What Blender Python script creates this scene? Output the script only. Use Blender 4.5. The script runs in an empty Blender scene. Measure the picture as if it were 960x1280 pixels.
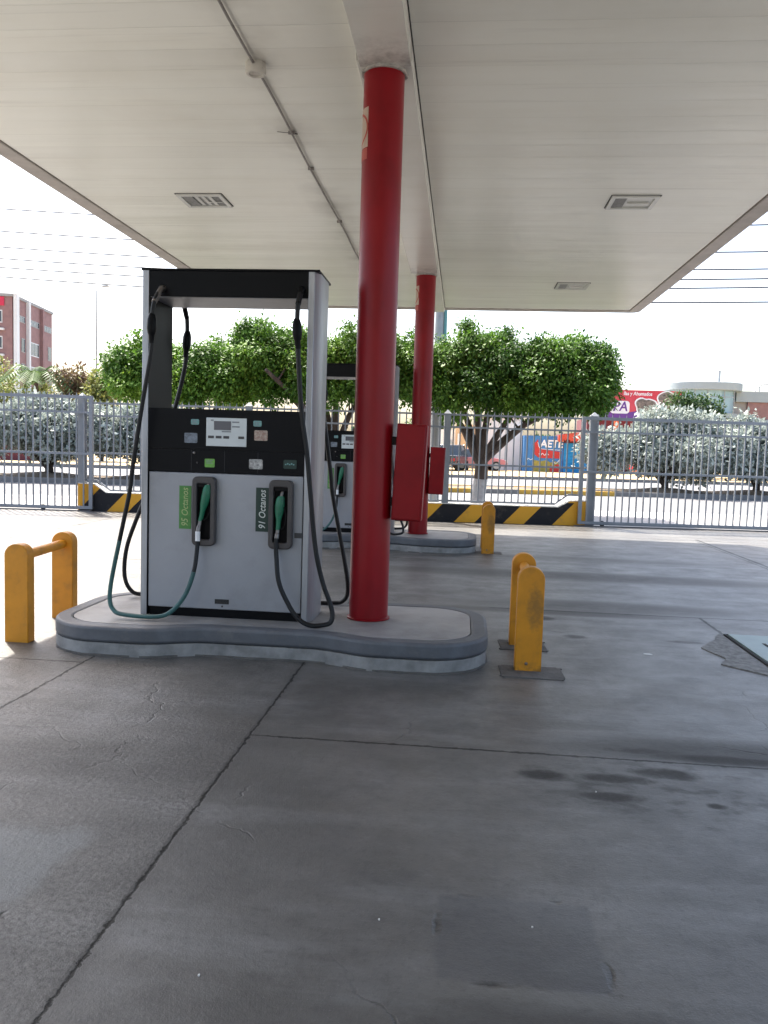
import bpy, math, random
import numpy as np
from mathutils import Vector, Matrix
R = math.radians
rng = np.random.default_rng(7)
random.seed(7)
S = bpy.context.scene
COL = S.collection

# ------------------------------------------------------------------ materials
def mat(name, col, rough=0.6, metal=0.0, var=0.0, vscale=4.0, col2=None, bump=0.0, bscale=30.0, stretch=(1, 1, 1),
        dirt=None, dirt_amt=0.0, dscale=2.0, coords='Object', spec=0.5, coat=0.0, rvar=0.0):
    m = bpy.data.materials.new(name); m.use_nodes = True
    nt = m.node_tree; N = nt.nodes; L = nt.links
    b = N['Principled BSDF']
    b.inputs['Roughness'].default_value = rough; b.inputs['Metallic'].default_value = metal
    b.inputs['Specular IOR Level'].default_value = spec
    if coat: b.inputs['Coat Weight'].default_value = coat; b.inputs['Coat Roughness'].default_value = 0.15
    b.inputs['Base Color'].default_value = (*col, 1)
    out = None
    if var or dirt_amt or bump or rvar or col2:
        tc = N.new('ShaderNodeTexCoord'); mp = N.new('ShaderNodeMapping'); mp.inputs['Scale'].default_value = stretch
        L.new(tc.outputs[coords], mp.inputs['Vector'])
        def noise(sc, det=5, rgh=0.6):
            n = N.new('ShaderNodeTexNoise'); n.inputs['Scale'].default_value = sc; n.inputs['Detail'].default_value = det
            n.inputs['Roughness'].default_value = rgh; L.new(mp.outputs[0], n.inputs['Vector']); return n.outputs['Fac']
        c2 = col2 if col2 else tuple(max(0, c * (1 - var)) for c in col)
        mx = N.new('ShaderNodeMix'); mx.data_type = 'RGBA'
        mx.inputs['A'].default_value = (*col, 1); mx.inputs['B'].default_value = (*c2, 1)
        rp = N.new('ShaderNodeMapRange'); rp.inputs['From Min'].default_value = 0.35; rp.inputs['From Max'].default_value = 0.7
        L.new(noise(vscale), rp.inputs['Value'])
        if var or col2: L.new(rp.outputs[0], mx.inputs['Factor'])
        else: mx.inputs['Factor'].default_value = 0
        out = mx.outputs['Result']
        if dirt_amt:
            m2 = N.new('ShaderNodeMix'); m2.data_type = 'RGBA'; m2.inputs['B'].default_value = (*(dirt or (0.08, 0.07, 0.06)), 1)
            r2 = N.new('ShaderNodeMapRange'); r2.inputs['From Min'].default_value = 0.52; r2.inputs['From Max'].default_value = 0.78
            r2.inputs['To Max'].default_value = dirt_amt
            L.new(noise(dscale, 8, 0.7), r2.inputs['Value']); L.new(r2.outputs[0], m2.inputs['Factor'])
            L.new(out, m2.inputs['A']); out = m2.outputs['Result']
        L.new(out, b.inputs['Base Color'])
        if rvar:
            r3 = N.new('ShaderNodeMapRange'); r3.inputs['To Min'].default_value = max(0.02, rough - rvar); r3.inputs['To Max'].default_value = rough + rvar
            L.new(noise(vscale * 1.7), r3.inputs['Value']); L.new(r3.outputs[0], b.inputs['Roughness'])
        if bump:
            bp = N.new('ShaderNodeBump'); bp.inputs['Strength'].default_value = bump; bp.inputs['Distance'].default_value = 0.01
            L.new(noise(bscale, 6, 0.65), bp.inputs['Height']); L.new(bp.outputs[0], b.inputs['Normal'])
    return m

class G:      # tiny node-graph writer for the surfaces with their own pattern
    def __init__(s, m): s.nt = m.node_tree; s.N = s.nt.nodes; s.L = s.nt.links
    def put(s, sock, v):
        if isinstance(v, (int, float)): sock.default_value = v
        elif isinstance(v, tuple): sock.default_value = v
        else: s.L.new(v, sock)
    def math(s, op, a, b=0.0, c=0.0, clamp=False):
        n = s.N.new('ShaderNodeMath'); n.operation = op; n.use_clamp = clamp
        for i, v in enumerate((a, b, c)): s.put(n.inputs[i], v)
        return n.outputs[0]
    def noise(s, vec, sc, det=5, rgh=0.6):
        n = s.N.new('ShaderNodeTexNoise'); n.inputs['Scale'].default_value = sc; n.inputs['Detail'].default_value = det
        n.inputs['Roughness'].default_value = rgh; s.L.new(vec, n.inputs['Vector']); return n.outputs['Fac']
    def rng(s, v, a, b, c=0.0, d=1.0, smooth=False):
        n = s.N.new('ShaderNodeMapRange'); n.inputs['From Min'].default_value = a; n.inputs['From Max'].default_value = b
        n.inputs['To Min'].default_value = c; n.inputs['To Max'].default_value = d
        if smooth: n.interpolation_type = 'SMOOTHSTEP'
        s.put(n.inputs['Value'], v); return n.outputs[0]
    def mix(s, f, a, b):
        n = s.N.new('ShaderNodeMix'); n.data_type = 'RGBA'; s.put(n.inputs['Factor'], f)
        s.put(n.inputs['A'], a); s.put(n.inputs['B'], b); return n.outputs['Result']
    def mapping(s, vec, sc=(1, 1, 1), loc=(0, 0, 0), rot=(0, 0, 0)):
        n = s.N.new('ShaderNodeMapping'); n.inputs['Scale'].default_value = sc; n.inputs['Location'].default_value = loc
        n.inputs['Rotation'].default_value = rot; s.L.new(vec, n.inputs['Vector']); return n.outputs[0]
    def bump(s, h, st, dist=0.01):
        n = s.N.new('ShaderNodeBump'); n.inputs['Strength'].default_value = st; n.inputs['Distance'].default_value = dist
        s.L.new(h, n.inputs['Height']); return n.outputs[0]
    def obj(s):
        tc = s.N.new('ShaderNodeTexCoord'); v = tc.outputs['Object']
        sp = s.N.new('ShaderNodeSeparateXYZ'); s.L.new(v, sp.inputs[0])
        return v, sp.outputs[0], sp.outputs[1], sp.outputs[2]

def forecourt_material():
    m = bpy.data.materials.new('forecourt_concrete'); m.use_nodes = True; g = G(m); b = g.N['Principled BSDF']
    v, x, y, z = g.obj()
    big = g.noise(v, 0.55, 6, 0.62); mid = g.noise(v, 2.6, 8, 0.70); fine = g.noise(v, 38, 6, 0.75); grit = g.noise(v, 150, 3, 0.7)
    drag = g.noise(g.mapping(v, (0.5, 2.4, 1)), 1.3, 6, 0.65)
    mot = g.noise(v, 9.0, 8, 0.75)
    def mul(a, c): return g.math('MULTIPLY', a, c)
    c = g.mix(g.rng(big, 0.36, 0.64), (0.084, 0.080, 0.074, 1), (0.156, 0.150, 0.140, 1))
    c = g.mix(g.rng(mid, 0.44, 0.70, 0, 0.65), c, (0.070, 0.068, 0.064, 1))
    c = g.mix(g.rng(drag, 0.5, 0.66, 0, 0.65), c, (0.190, 0.187, 0.180, 1))
    c = g.mix(g.rng(mot, 0.50, 0.68, 0, 0.42), c, (0.056, 0.054, 0.051, 1))
    c = g.mix(g.rng(mot, 0.30, 0.42, 0.35, 0.0), c, (0.210, 0.206, 0.198, 1))
    c = g.mix(g.rng(fine, 0.52, 0.70, 0, 0.45), c, (0.050, 0.048, 0.046, 1))
    c = g.mix(g.rng(grit, 0.64, 0.72, 0, 0.55), c, (0.32, 0.31, 0.29, 1))
    tan = g.noise(g.mapping(v, (1, 1, 1), (4.3, 2.1, 0)), 0.8, 5, 0.6)
    c = g.mix(g.rng(tan, 0.52, 0.70, 0, 0.40), c, (0.125, 0.112, 0.092, 1))
    def patch(cx, cy, rx, ry):
        dx = g.math('DIVIDE', g.math('SUBTRACT', x, cx), rx); dy = g.math('DIVIDE', g.math('SUBTRACT', y, cy), ry)
        d = g.math('ADD', mul(dx, dx), mul(dy, dy))
        return g.rng(g.math('ADD', d, mul(g.math('SUBTRACT', mid, 0.5), 1.6)), 0.2, 1.15, 1.0, 0.0, True)
    spots = g.noise(g.mapping(v, (3.2, 5.5, 1)), 1.9, 3, 0.5)
    oil = mul(mul(g.rng(g.math('ADD', spots, mul(g.math('SUBTRACT', mot, 0.5), 0.25)), 0.50, 0.64), patch(1.10, 3.50, 1.0, 0.45)), 0.42)
    def spot(cx, cy, rx, ry, k):
        dx = g.math('DIVIDE', g.math('SUBTRACT', x, cx), rx); dy = g.math('DIVIDE', g.math('SUBTRACT', y, cy), ry)
        d = g.math('ADD', mul(dx, dx), mul(dy, dy)); nz = mot if rx < 0.4 else mid
        return mul(g.rng(g.math('ADD', d, mul(g.math('SUBTRACT', nz, 0.5), 3.0 if rx < 0.4 else 3.0)), 0.0, 1.5, 1.0, 0.0, True), k)
    for cx, cy, rx, ry, k in ((0.42, 3.57, .12, .065, 1), (0.74, 3.58, .18, .055, .95), (0.98, 3.68, .16, .07, 1), (0.68, 3.38, .13, .05, .85), (1.12, 3.36, .05, .03, 1), (1.35, 3.9, .55, .07, 1),
                              (1.45, 3.98, .9, .2, .65), (0.95, 3.95, .25, .05, .8), (1.45, 7.72, 1.3, .3, .55), (1.0, 7.36, 1.2, .14, .6), (1.6, 9.6, 2.4, .36, .62), (1.5, 11.2, 2.0, .25, .35),
                              (-0.2, 1.1, 1.5, .55, .4), (0.75, 7.05, .12, .10, .9), (0.95, 6.4, .10, .07, .7), (1.8, 6.4, .13, .05, .6), (0.35, 1.95, .5, .10, .6), (-0.75, 4.55, .22, .3, .5), (-1.6, 3.4, .8, .25, .35)):
        oil = g.math('MAXIMUM', oil, spot(cx, cy, rx, ry, k))
    c = g.mix(mul(oil, 0.62), c, (0.018, 0.016, 0.014, 1))
    # scaled, rough concrete left of the long joint, with a smoother patch of mortar
    left = g.rng(x, -1.02, -1.0, 1.0, 0.0)
    rough = mul(left, g.rng(g.noise(v, 1.0, 5, 0.65), 0.36, 0.52))
    pit = g.noise(v, 46, 5, 0.8)
    c = g.mix(mul(rough, g.rng(pit, 0.45, 0.62, 0, 0.85)), c, (0.045, 0.042, 0.039, 1))
    c = g.mix(mul(rough, g.rng(pit, 0.30, 0.40, 0.55, 0)), c, (0.24, 0.23, 0.215, 1))
    dxm = g.math('ADD', mul(g.math('SUBTRACT', g.noise(v, 3.5, 5, 0.65), 0.5), 0.40), x)
    dym = g.math('ADD', mul(g.math('SUBTRACT', g.noise(v, 4.5, 5, 0.65), 0.5), 0.28), y)
    mort = mul(g.rng(dxm, -1.36, -1.28, 1, 0), mul(g.rng(dym, 2.22, 2.26), g.rng(dym, 2.70, 2.80, 1, 0)))
    c = g.mix(mul(mort, 0.75), c, (0.155, 0.165, 0.165, 1))
    edge = mul(g.rng(dxm, -1.30, -1.20, 1, 0), mul(g.rng(dym, 2.19, 2.205), g.rng(dym, 2.215, 2.235, 1, 0)))
    edge = mul(edge, g.rng(g.noise(v, 9, 2), 0.46, 0.54))
    def inside(a, lo, hi, s): return mul(g.rng(a, lo, lo + s), g.rng(a, hi - s, hi, 1, 0))
    wob = mul(g.math('SUBTRACT', g.noise(v, 7, 5, 0.7), 0.5), 0.05)
    xw = g.math('ADD', x, wob); yw = g.math('ADD', y, wob)
    sq = mul(inside(xw, -0.03, 0.47, 0.02), inside(yw, 2.09, 2.53, 0.02))
    sq2 = mul(inside(xw, -0.04, 0.48, 0.012), inside(yw, 2.08, 2.54, 0.012))
    rim = mul(g.math('SUBTRACT', sq2, sq, clamp=True), g.rng(g.noise(v, 4, 3), 0.52, 0.62))
    c = g.mix(mul(sq, 0.40), c, (0.050, 0.053, 0.060, 1))
    jw = mul(g.math('SUBTRACT', g.noise(v, 11, 6, 0.8), 0.5), 0.045)
    chip = g.rng(g.noise(v, 16, 4, 0.7), 0.50, 0.72, 0.0, 0.012)
    def line(a, pos, w, lo=None, hi=None, along=None):
        p = g.math('ABSOLUTE', g.math('SUBTRACT', g.math('ADD', a, jw), pos))
        f = g.rng(g.math('SUBTRACT', p, chip), w, w + 0.005, 1, 0)
        if lo is not None: f = mul(f, mul(g.rng(along, lo, lo + .01), g.rng(along, hi - .01, hi, 1, 0)))
        return f
    J = [line(x, -1.0, 0.0030, -12, 40, y), line(x, -2.4, 0.004, -12, 5.2, y), line(y, 3.82, 0.0042, -1.0, 30, x),
         line(y, 7.42, 0.008, 0.3, 30, x), line(x, 2.2, 0.009, 6.7, 7.42, y), line(y, 0.2, 0.004, -30, 30, x),
         line(y, 10.9, 0.004, -30, 30, x), line(x, 4.19, 0.022, 9, 14.6, y), line(x, 4.11, 0.008, 9, 14.3, y),
         line(y, 9.35, 0.009, -30, -3.2, x), line(x, -6.4, 0.008, -12, 15, y), line(y, 4.9, 0.005, -30, -2.4, x), line(y, 14.4, 0.008, -2, 30, x)]
    j = J[0]
    for q in J[1:]: j = g.math('MAXIMUM', j, q)
    j = g.math('MAXIMUM', j, g.math('MAXIMUM', mul(rim, 0.7), edge))
    # hairline cracks
    vo = g.N.new('ShaderNodeTexVoronoi'); vo.feature = 'DISTANCE_TO_EDGE'; vo.inputs['Scale'].default_value = 0.42
    wv = g.N.new('ShaderNodeVectorMath'); wv.operation = 'ADD'; nv = g.N.new('ShaderNodeTexNoise'); nv.inputs['Scale'].default_value = 3.0; nv.inputs['Detail'].default_value = 6
    g.L.new(v, nv.inputs['Vector']); sc = g.N.new('ShaderNodeVectorMath'); sc.operation = 'SCALE'; sc.inputs['Scale'].default_value = 0.35
    g.L.new(nv.outputs['Color'], sc.inputs[0]); g.L.new(v, wv.inputs[0]); g.L.new(sc.outputs[0], wv.inputs[1]); g.L.new(wv.outputs[0], vo.inputs['Vector'])
    crack = mul(g.rng(vo.outputs['Distance'], 0.0008, 0.0026, 1, 0), g.rng(g.noise(v, 0.9, 3), 0.52, 0.60))
    c = g.mix(mul(crack, 0.6), c, (0.03, 0.028, 0.026, 1))
    near = g.rng(g.math('ABSOLUTE', g.math('ADD', g.math('ADD', x, 1.0), jw)), 0.008, 0.06, 0.45, 0.0)
    c = g.mix(near, c, (0.066, 0.062, 0.057, 1))
    c = g.mix(mul(j, 0.92), c, (0.016, 0.015, 0.013, 1))
    g.put(b.inputs['Base Color'], c)
    g.put(b.inputs['Roughness'], g.math('SUBTRACT', g.rng(mid, 0.3, 0.7, 0.33, 0.52), mul(oil, -0.22))); g.put(b.inputs['Specular IOR Level'], g.rng(g.math('MAXIMUM', oil, mul(j, 1.0)), 0.0, 1.0, 0.44, 0.16))
    h = g.math('ADD', mul(fine, 0.45), mul(grit, 0.3))
    h = g.math('ADD', h, mul(mul(rough, pit), 1.6))
    h = g.math('SUBTRACT', h, mul(j, 2.2)); h = g.math('ADD', h, mul(big, 0.5)); h = g.math('ADD', h, mul(mot, 0.5)); h = g.math('SUBTRACT', h, crack)
    g.put(b.inputs['Normal'], g.bump(h, 0.40, 0.012))
    return m

def soffit_material(name, base, panel=True):
    m = bpy.data.materials.new(name); m.use_nodes = True; g = G(m); b = g.N['Principled BSDF']
    v, x, y, z = g.obj()
    st = g.noise(g.mapping(v, (0.22, 1.5, 1)), 1.6, 6, 0.6)
    bl = g.noise(v, 0.9, 5, 0.6); streak = g.noise(g.mapping(v, (0.35, 9, 1)), 1.0, 5, 0.65)
    c = g.mix(g.rng(st, 0.45, 0.72, 0, 0.35), (*base, 1), tuple(a * k for a, k in zip(base, (0.86, 0.83, 0.78))) + (1,))
    c = g.mix(g.rng(bl, 0.5, 0.75, 0, 0.35), c, tuple(a * k for a, k in zip(base, (0.84, 0.80, 0.76))) + (1,))
    c = g.mix(g.rng(streak, 0.60, 0.72, 0, 0.22), c, (0.36, 0.33, 0.29, 1))
    grime = g.math('MULTIPLY', g.rng(g.math('ABSOLUTE', g.math('ADD', x, 1.6)), 0.02, 0.30, 0.5, 0.0), g.rng(bl, 0.4, 0.65))
    c = g.mix(grime, c, (0.34, 0.31, 0.27, 1))
    if not panel:
        for y0 in (5.72, 11.76):
            f = g.math('MULTIPLY', g.rng(y, y0 - 0.55, y0 - 0.08), g.rng(y, y0 - 0.02, y0, 1, 0))
            c = g.mix(g.math('MULTIPLY', f, g.rng(g.noise(v, 7, 6, 0.7), 0.40, 0.66, 0.1, 0.75)), c, (0.27, 0.24, 0.21, 1))
    h = g.math('MULTIPLY', g.noise(g.mapping(v, (0.3, 2.2, 1)), 1.0, 3, 0.5), 3.0)
    if panel:
        f = g.math('FRACT', g.math('DIVIDE', y, 0.30)); e = g.math('ABSOLUTE', g.math('SUBTRACT', f, 0.5))
        ln = g.rng(e, 0.478, 0.494)
        f6 = g.math('FLOOR', g.math('DIVIDE', y, 0.30))
        wn = g.N.new('ShaderNodeTexWhiteNoise'); wn.noise_dimensions = '1D'; g.put(wn.inputs['W'], f6)
        amt = g.rng(wn.outputs['Value'], 0, 1, 0.02, 0.22)
        amt = g.math('MULTIPLY', amt, g.rng(g.noise(g.mapping(v, (0.4, 1, 1)), 1.2, 4), 0.38, 0.62))
        c = g.mix(g.math('MULTIPLY', ln, amt), c, (0.22, 0.20, 0.18, 1))
        c = g.mix(g.rng(wn.outputs['Value'], 0.5, 1, 0, 0.10), c, (0.45, 0.43, 0.39, 1))
        h = g.math('SUBTRACT', h, g.math('MULTIPLY', ln, 0.6))
    g.put(b.inputs['Base Color'], c); b.inputs['Roughness'].default_value = 0.27
    g.put(b.inputs['Normal'], g.bump(h, 0.30, 0.012))
    return m

def stripe_material(period, x0, duty, slant):
    m = bpy.data.materials.new('hazard_stripes'); m.use_nodes = True; g = G(m); b = g.N['Principled BSDF']
    v, x, y, z = g.obj()
    wob = g.math('MULTIPLY', g.math('SUBTRACT', g.noise(v, 9, 3), 0.5), 0.012)
    p = g.math('SUBTRACT', g.math('SUBTRACT', g.math('ADD', x, wob), x0), g.math('MULTIPLY', z, slant))
    f = g.math('FRACT', g.math('ADD', g.math('DIVIDE', p, period), 40.0))
    k = g.math('MULTIPLY', g.math('MULTIPLY', g.math('LESS_THAN', f, duty), g.math('LESS_THAN', z, 0.46)),
               g.math('MULTIPLY', g.math('GREATER_THAN', p, -0.01), g.math('LESS_THAN', p, period * 9 + duty * period)))
    n = g.noise(v, 5, 6, 0.7)
    c = g.mix(k, (0.66, 0.33, 0.030, 1), (0.013, 0.013, 0.016, 1))
    c = g.mix(g.rng(n, 0.55, 0.75, 0, 0.35), c, (0.16, 0.13, 0.10, 1))
    g.put(b.inputs['Base Color'], c); b.inputs['Roughness'].default_value = 0.6; b.inputs['Specular IOR Level'].default_value = 0.25
    g.put(b.inputs['Normal'], g.bump(g.noise(v, 40), 0.3, 0.01))
    return m

def leaf_material(name, a, b_, c_, trans=0.35):
    m = bpy.data.materials.new(name); m.use_nodes = True; g = G(m); N = g.N
    p = N['Principled BSDF']; at = N.new('ShaderNodeAttribute'); at.attribute_name = 'tint'
    col = g.mix(g.rng(at.outputs['Fac'], 0.0, 0.6), (*a, 1), (*b_, 1)); col = g.mix(g.rng(at.outputs['Fac'], 0.6, 1.0), col, (*c_, 1))
    g.put(p.inputs['Base Color'], col); p.inputs['Roughness'].default_value = 0.55; p.inputs['Specular IOR Level'].default_value = 0.25
    tr = N.new('ShaderNodeBsdfTranslucent'); g.put(tr.inputs['Color'], col)
    ms = N.new('ShaderNodeMixShader'); ms.inputs[0].default_value = trans
    g.L.new(p.outputs[0], ms.inputs[1]); g.L.new(tr.outputs[0], ms.inputs[2])
    g.L.new(ms.outputs[0], N['Material Output'].inputs['Surface'])
    return m

M = {}
M['concrete'] = forecourt_material()
M['soffit'] = soffit_material('canopy_soffit', (0.86, 0.855, 0.765))
M['beam'] = soffit_material('beam_cover_paint', (0.74, 0.72, 0.65), False)
M['rim'] = mat('canopy_rim', (0.48, 0.43, 0.39), 0.5, var=0.3, vscale=3, dirt=(0.2, 0.16, 0.14), dirt_amt=0.5, dscale=2)
M['fascia'] = mat('canopy_fascia', (0.62, 0.05, 0.05), 0.4)
M['gap'] = mat('dark_gap', (0.02, 0.02, 0.02), 0.9)
M['conduit'] = mat('grey_conduit', (0.30, 0.275, 0.25), 0.5, var=0.5, vscale=6)
M['jbox'] = mat('cream_plastic', (0.55, 0.52, 0.45), 0.5, dirt_amt=0.4, dscale=20)
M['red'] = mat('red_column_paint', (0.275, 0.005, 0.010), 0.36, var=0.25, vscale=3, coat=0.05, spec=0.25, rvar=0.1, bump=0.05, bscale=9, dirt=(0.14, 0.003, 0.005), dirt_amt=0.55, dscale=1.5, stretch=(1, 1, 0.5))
M['redbox'] = mat('red_cabinet_paint', (0.25, 0.004, 0.008), 0.45, spec=0.25, var=0.2, vscale=5, bump=0.05, bscale=8)
M['cream'] = mat('cream_decal', (0.50, 0.37, 0.29), 0.5, var=0.2, vscale=20)
M['decalring'] = mat('decal_red', (0.40, 0.06, 0.04), 0.5)
M['plaster'] = mat('rough_plaster', (0.52, 0.48, 0.43), 0.9, var=0.5, vscale=25, bump=0.8, bscale=40)
M['kerbdark'] = mat('grey_blue_kerb_paint', (0.115, 0.123, 0.138), 0.55, var=0.4, vscale=5, bump=0.25, bscale=35, dirt=(0.28, 0.27, 0.26), dirt_amt=0.45, dscale=5)
M['kerblight'] = mat('pale_kerb_paint', (0.30, 0.30, 0.295), 0.65, var=0.45, vscale=7, bump=0.4, bscale=35, dirt=(0.12, 0.11, 0.10), dirt_amt=0.6, dscale=5)
M['islandtop'] = mat('island_top', (0.34, 0.33, 0.32), 0.55, var=0.35, vscale=3, bump=0.3, bscale=40, dirt=(0.14, 0.12, 0.10), dirt_amt=0.6, dscale=3.5, rvar=0.15)
M['silver'] = mat('silver_sheet_metal', (0.335, 0.345, 0.375), 0.42, 0.30, var=0.14, vscale=1.5, bump=0.03, bscale=6, dirt=(0.20, 0.195, 0.19), dirt_amt=0.5, dscale=2.6)
M['brushed'] = mat('brushed_steel', (0.42, 0.43, 0.455), 0.42, 0.7, var=0.2, vscale=6, stretch=(8, 8, 0.4), rvar=0.08)
M['black'] = mat('black_plastic', (0.003, 0.0033, 0.0045), 0.42, var=0.2, vscale=4, spec=0.14)
M['panel'] = mat('black_panel', (0.003, 0.0034, 0.0055), 0.36, var=0.2, vscale=3, spec=0.13)
M['seam'] = mat('panel_seam', (0.03, 0.03, 0.035), 0.7)
M['holster'] = mat('grey_holster', (0.060, 0.053, 0.053), 0.42, var=0.3, vscale=9)
M['holsterin'] = mat('holster_inside', (0.006, 0.005, 0.0055), 0.7, spec=0.2)
M['green'] = mat('green_nozzle', (0.012, 0.165, 0.085), 0.42, var=0.3, vscale=18, dirt=(0.03, 0.05, 0.04), dirt_amt=0.6, dscale=12)
M['hose'] = mat('black_rubber', (0.009, 0.0095, 0.011), 0.45, var=0.3, vscale=9, spec=0.3)
M['hosegreen'] = mat('teal_rubber', (0.035, 0.120, 0.115), 0.5, var=0.35, vscale=6, dirt=(0.03, 0.04, 0.04), dirt_amt=0.5, dscale=5)
M['chrome'] = mat('worn_metal', (0.24, 0.22, 0.21), 0.4, 0.9, var=0.3, vscale=30)
M['white'] = mat('white_band', (0.75, 0.76, 0.78), 0.5)
M['screen'] = mat('display_face', (0.62, 0.67, 0.69), 0.35, var=0.1, vscale=6)
M['lcd'] = mat('lcd_dark', (0.10, 0.10, 0.12), 0.25)
M['lcdtext'] = mat('lcd_print', (0.22, 0.24, 0.26), 0.4)
M['button'] = mat('button_dark', (0.045, 0.045, 0.05), 0.4)
M['teal_s'] = mat('teal_sticker', (0.20, 0.42, 0.42), 0.5, var=0.4, vscale=60)
M['grey_s'] = mat('grey_sticker', (0.22, 0.26, 0.32), 0.5, var=0.6, vscale=50)
M['beige_s'] = mat('beige_sticker', (0.50, 0.43, 0.36), 0.5, var=0.6, vscale=60, col2=(0.25, 0.12, 0.10))
M['green_s'] = mat('lime_sticker', (0.17, 0.44, 0.075), 0.5, var=0.3, vscale=40)
M['bw_s'] = mat('photo_sticker', (0.55, 0.55, 0.54), 0.5, col2=(0.06, 0.06, 0.06), vscale=45)
M['dark_s'] = mat('dark_green_sticker', (0.012, 0.040, 0.032), 0.5)
M['label95'] = mat('light_green_label', (0.085, 0.28, 0.060), 0.5, var=0.25, vscale=20)
M['label91'] = mat('dark_green_label', (0.012, 0.036, 0.026), 0.5)
M['txt95'] = mat('faded_yellow_print', (0.48, 0.52, 0.24), 0.6, var=0.5, vscale=60, col2=(0.25, 0.40, 0.14))
M['txt91'] = mat('white_print', (0.70, 0.74, 0.70), 0.6, var=0.3, vscale=60)
M['yellow'] = mat('yellow_bollard_paint', (0.64, 0.262, 0.010), 0.45, var=0.22, vscale=5, bump=0.06, bscale=30, dirt=(0.20, 0.10, 0.03), dirt_amt=0.5, dscale=5)
M['scuff'] = mat('dark_scuff', (0.17, 0.10, 0.03), 0.6, var=0.5, vscale=25)
M['patch'] = mat('mortar_patch', (0.135, 0.128, 0.118), 0.85, var=0.4, vscale=9, bump=0.6, bscale=45, dirt=(0.05, 0.045, 0.04), dirt_amt=0.6, dscale=7)
M['gravelly'] = mat('gravelly_mortar', (0.27, 0.265, 0.25), 0.9, var=0.5, vscale=22, bump=0.9, bscale=45, dirt=(0.06, 0.055, 0.05), dirt_amt=0.7, dscale=9)
M['fence'] = mat('grey_fence_paint', (0.235, 0.255, 0.28), 0.45, 0.1, var=0.2, vscale=3)
M['stripes'] = stripe_material(0.999, 0.0, 0.58, 0.95)
M['wallback'] = mat('wall_white', (0.7, 0.68, 0.62), 0.8, var=0.2, vscale=2)
M['covergreen'] = mat('pale_green_steel', (0.19, 0.26, 0.245), 0.45, var=0.2, vscale=3, dirt=(0.18, 0.2, 0.19), dirt_amt=0.5, dscale=4)
M['track'] = mat('rusty_track', (0.16, 0.15, 0.15), 0.6, 0.4, var=0.4, vscale=5)
M['asphalt'] = mat('bleached_asphalt', (0.150, 0.150, 0.155), 0.85, var=0.25, vscale=0.4, bump=0.3, bscale=60)
M['walk'] = mat('sidewalk_concrete', (0.34, 0.33, 0.32), 0.85, var=0.2, vscale=0.6, bump=0.2, bscale=30)
M['ochre'] = mat('ochre_sidewalk', (0.44, 0.32, 0.16), 0.85, var=0.25, vscale=0.4)
M['kerbyellow'] = mat('yellow_kerb_paint', (0.62, 0.36, 0.05), 0.7, var=0.35, vscale=1.2)
M['kerbgrey'] = mat('grey_kerb', (0.22, 0.21, 0.20), 0.8, var=0.3, vscale=1.2)
M['soil'] = mat('dry_soil', (0.155, 0.115, 0.075), 0.95, var=0.4, vscale=0.9, bump=0.8, bscale=9)
M['dirt'] = mat('pale_ground', (0.27, 0.26, 0.24), 0.95, var=0.3, vscale=0.08)
M['bark'] = mat('grey_brown_bark', (0.115, 0.085, 0.070), 0.9, var=0.5, vscale=9, bump=0.8, bscale=22, stretch=(1, 1, 0.35))
M['lime'] = mat('lime_washed_bark', (0.62, 0.61, 0.60), 0.9, var=0.3, vscale=9, bump=0.6, bscale=22)
M['darkbark'] = mat('dark_bark', (0.055, 0.042, 0.034), 0.9, var=0.4, vscale=9, bump=0.8, bscale=22)
M['ficus'] = leaf_material('ficus_leaves', (0.028, 0.078, 0.011), (0.098, 0.205, 0.022), (0.185, 0.30, 0.038), 0.30)
M['silverleaf'] = leaf_material('silver_leaves', (0.21, 0.245, 0.215), (0.41, 0.455, 0.415), (0.60, 0.63, 0.58), 0.22)
M['olive'] = leaf_material('olive_leaves', (0.09, 0.12, 0.03), (0.20, 0.22, 0.06), (0.32, 0.31, 0.11), 0.35)
M['rusty'] = leaf_material('rusty_leaves', (0.13, 0.07, 0.045), (0.20, 0.14, 0.08), (0.22, 0.24, 0.08), 0.3)
M['darkleaf'] = leaf_material('dark_leaves', (0.020, 0.050, 0.016), (0.040, 0.085, 0.025), (0.08, 0.13, 0.04), 0.3)
M['palm'] = leaf_material('palm_leaves', (0.04, 0.085, 0.03), (0.08, 0.14, 0.05), (0.14, 0.20, 0.07), 0.3)
M['brick'] = mat('brick_cladding', (0.29, 0.165, 0.155), 0.85, var=0.25, vscale=1.5)
M['brickred'] = mat('red_sign_band', (0.55, 0.02, 0.06), 0.5)
M['whitepaint'] = mat('white_render', (0.72, 0.71, 0.69), 0.8, var=0.12, vscale=0.6)
M['tan'] = mat('tan_render', (0.58, 0.40, 0.24), 0.85, var=0.15, vscale=0.6)
M['glass'] = mat('window_glass', (0.055, 0.065, 0.075), 0.12, spec=0.8)
M['glassblue'] = mat('pale_blue_glass', (0.30, 0.45, 0.52), 0.15, 0.0, var=0.1, vscale=0.3, spec=0.8)
M['cladding'] = mat('grey_cladding', (0.33, 0.385, 0.40), 0.6, var=0.15, vscale=0.4)
M['greybrown'] = mat('grey_concrete_band', (0.30, 0.29, 0.28), 0.8)
M['muralblue'] = mat('mural_blue', (0.035, 0.14, 0.36), 0.7, var=0.4, vscale=3, col2=(0.06, 0.22, 0.46))
M['shutter'] = mat('bright_blue_shutter', (0.020, 0.26, 0.56), 0.55, var=0.12, vscale=1)
M['muralred'] = mat('mural_red', (0.52, 0.035, 0.03), 0.7, var=0.2, vscale=3)
M['muralgreen'] = mat('mural_olive', (0.20, 0.22, 0.05), 0.7, col2=(0.42, 0.30, 0.06), vscale=4)
M['maroon'] = mat('maroon_wall', (0.11, 0.02, 0.03), 0.7)
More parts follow.
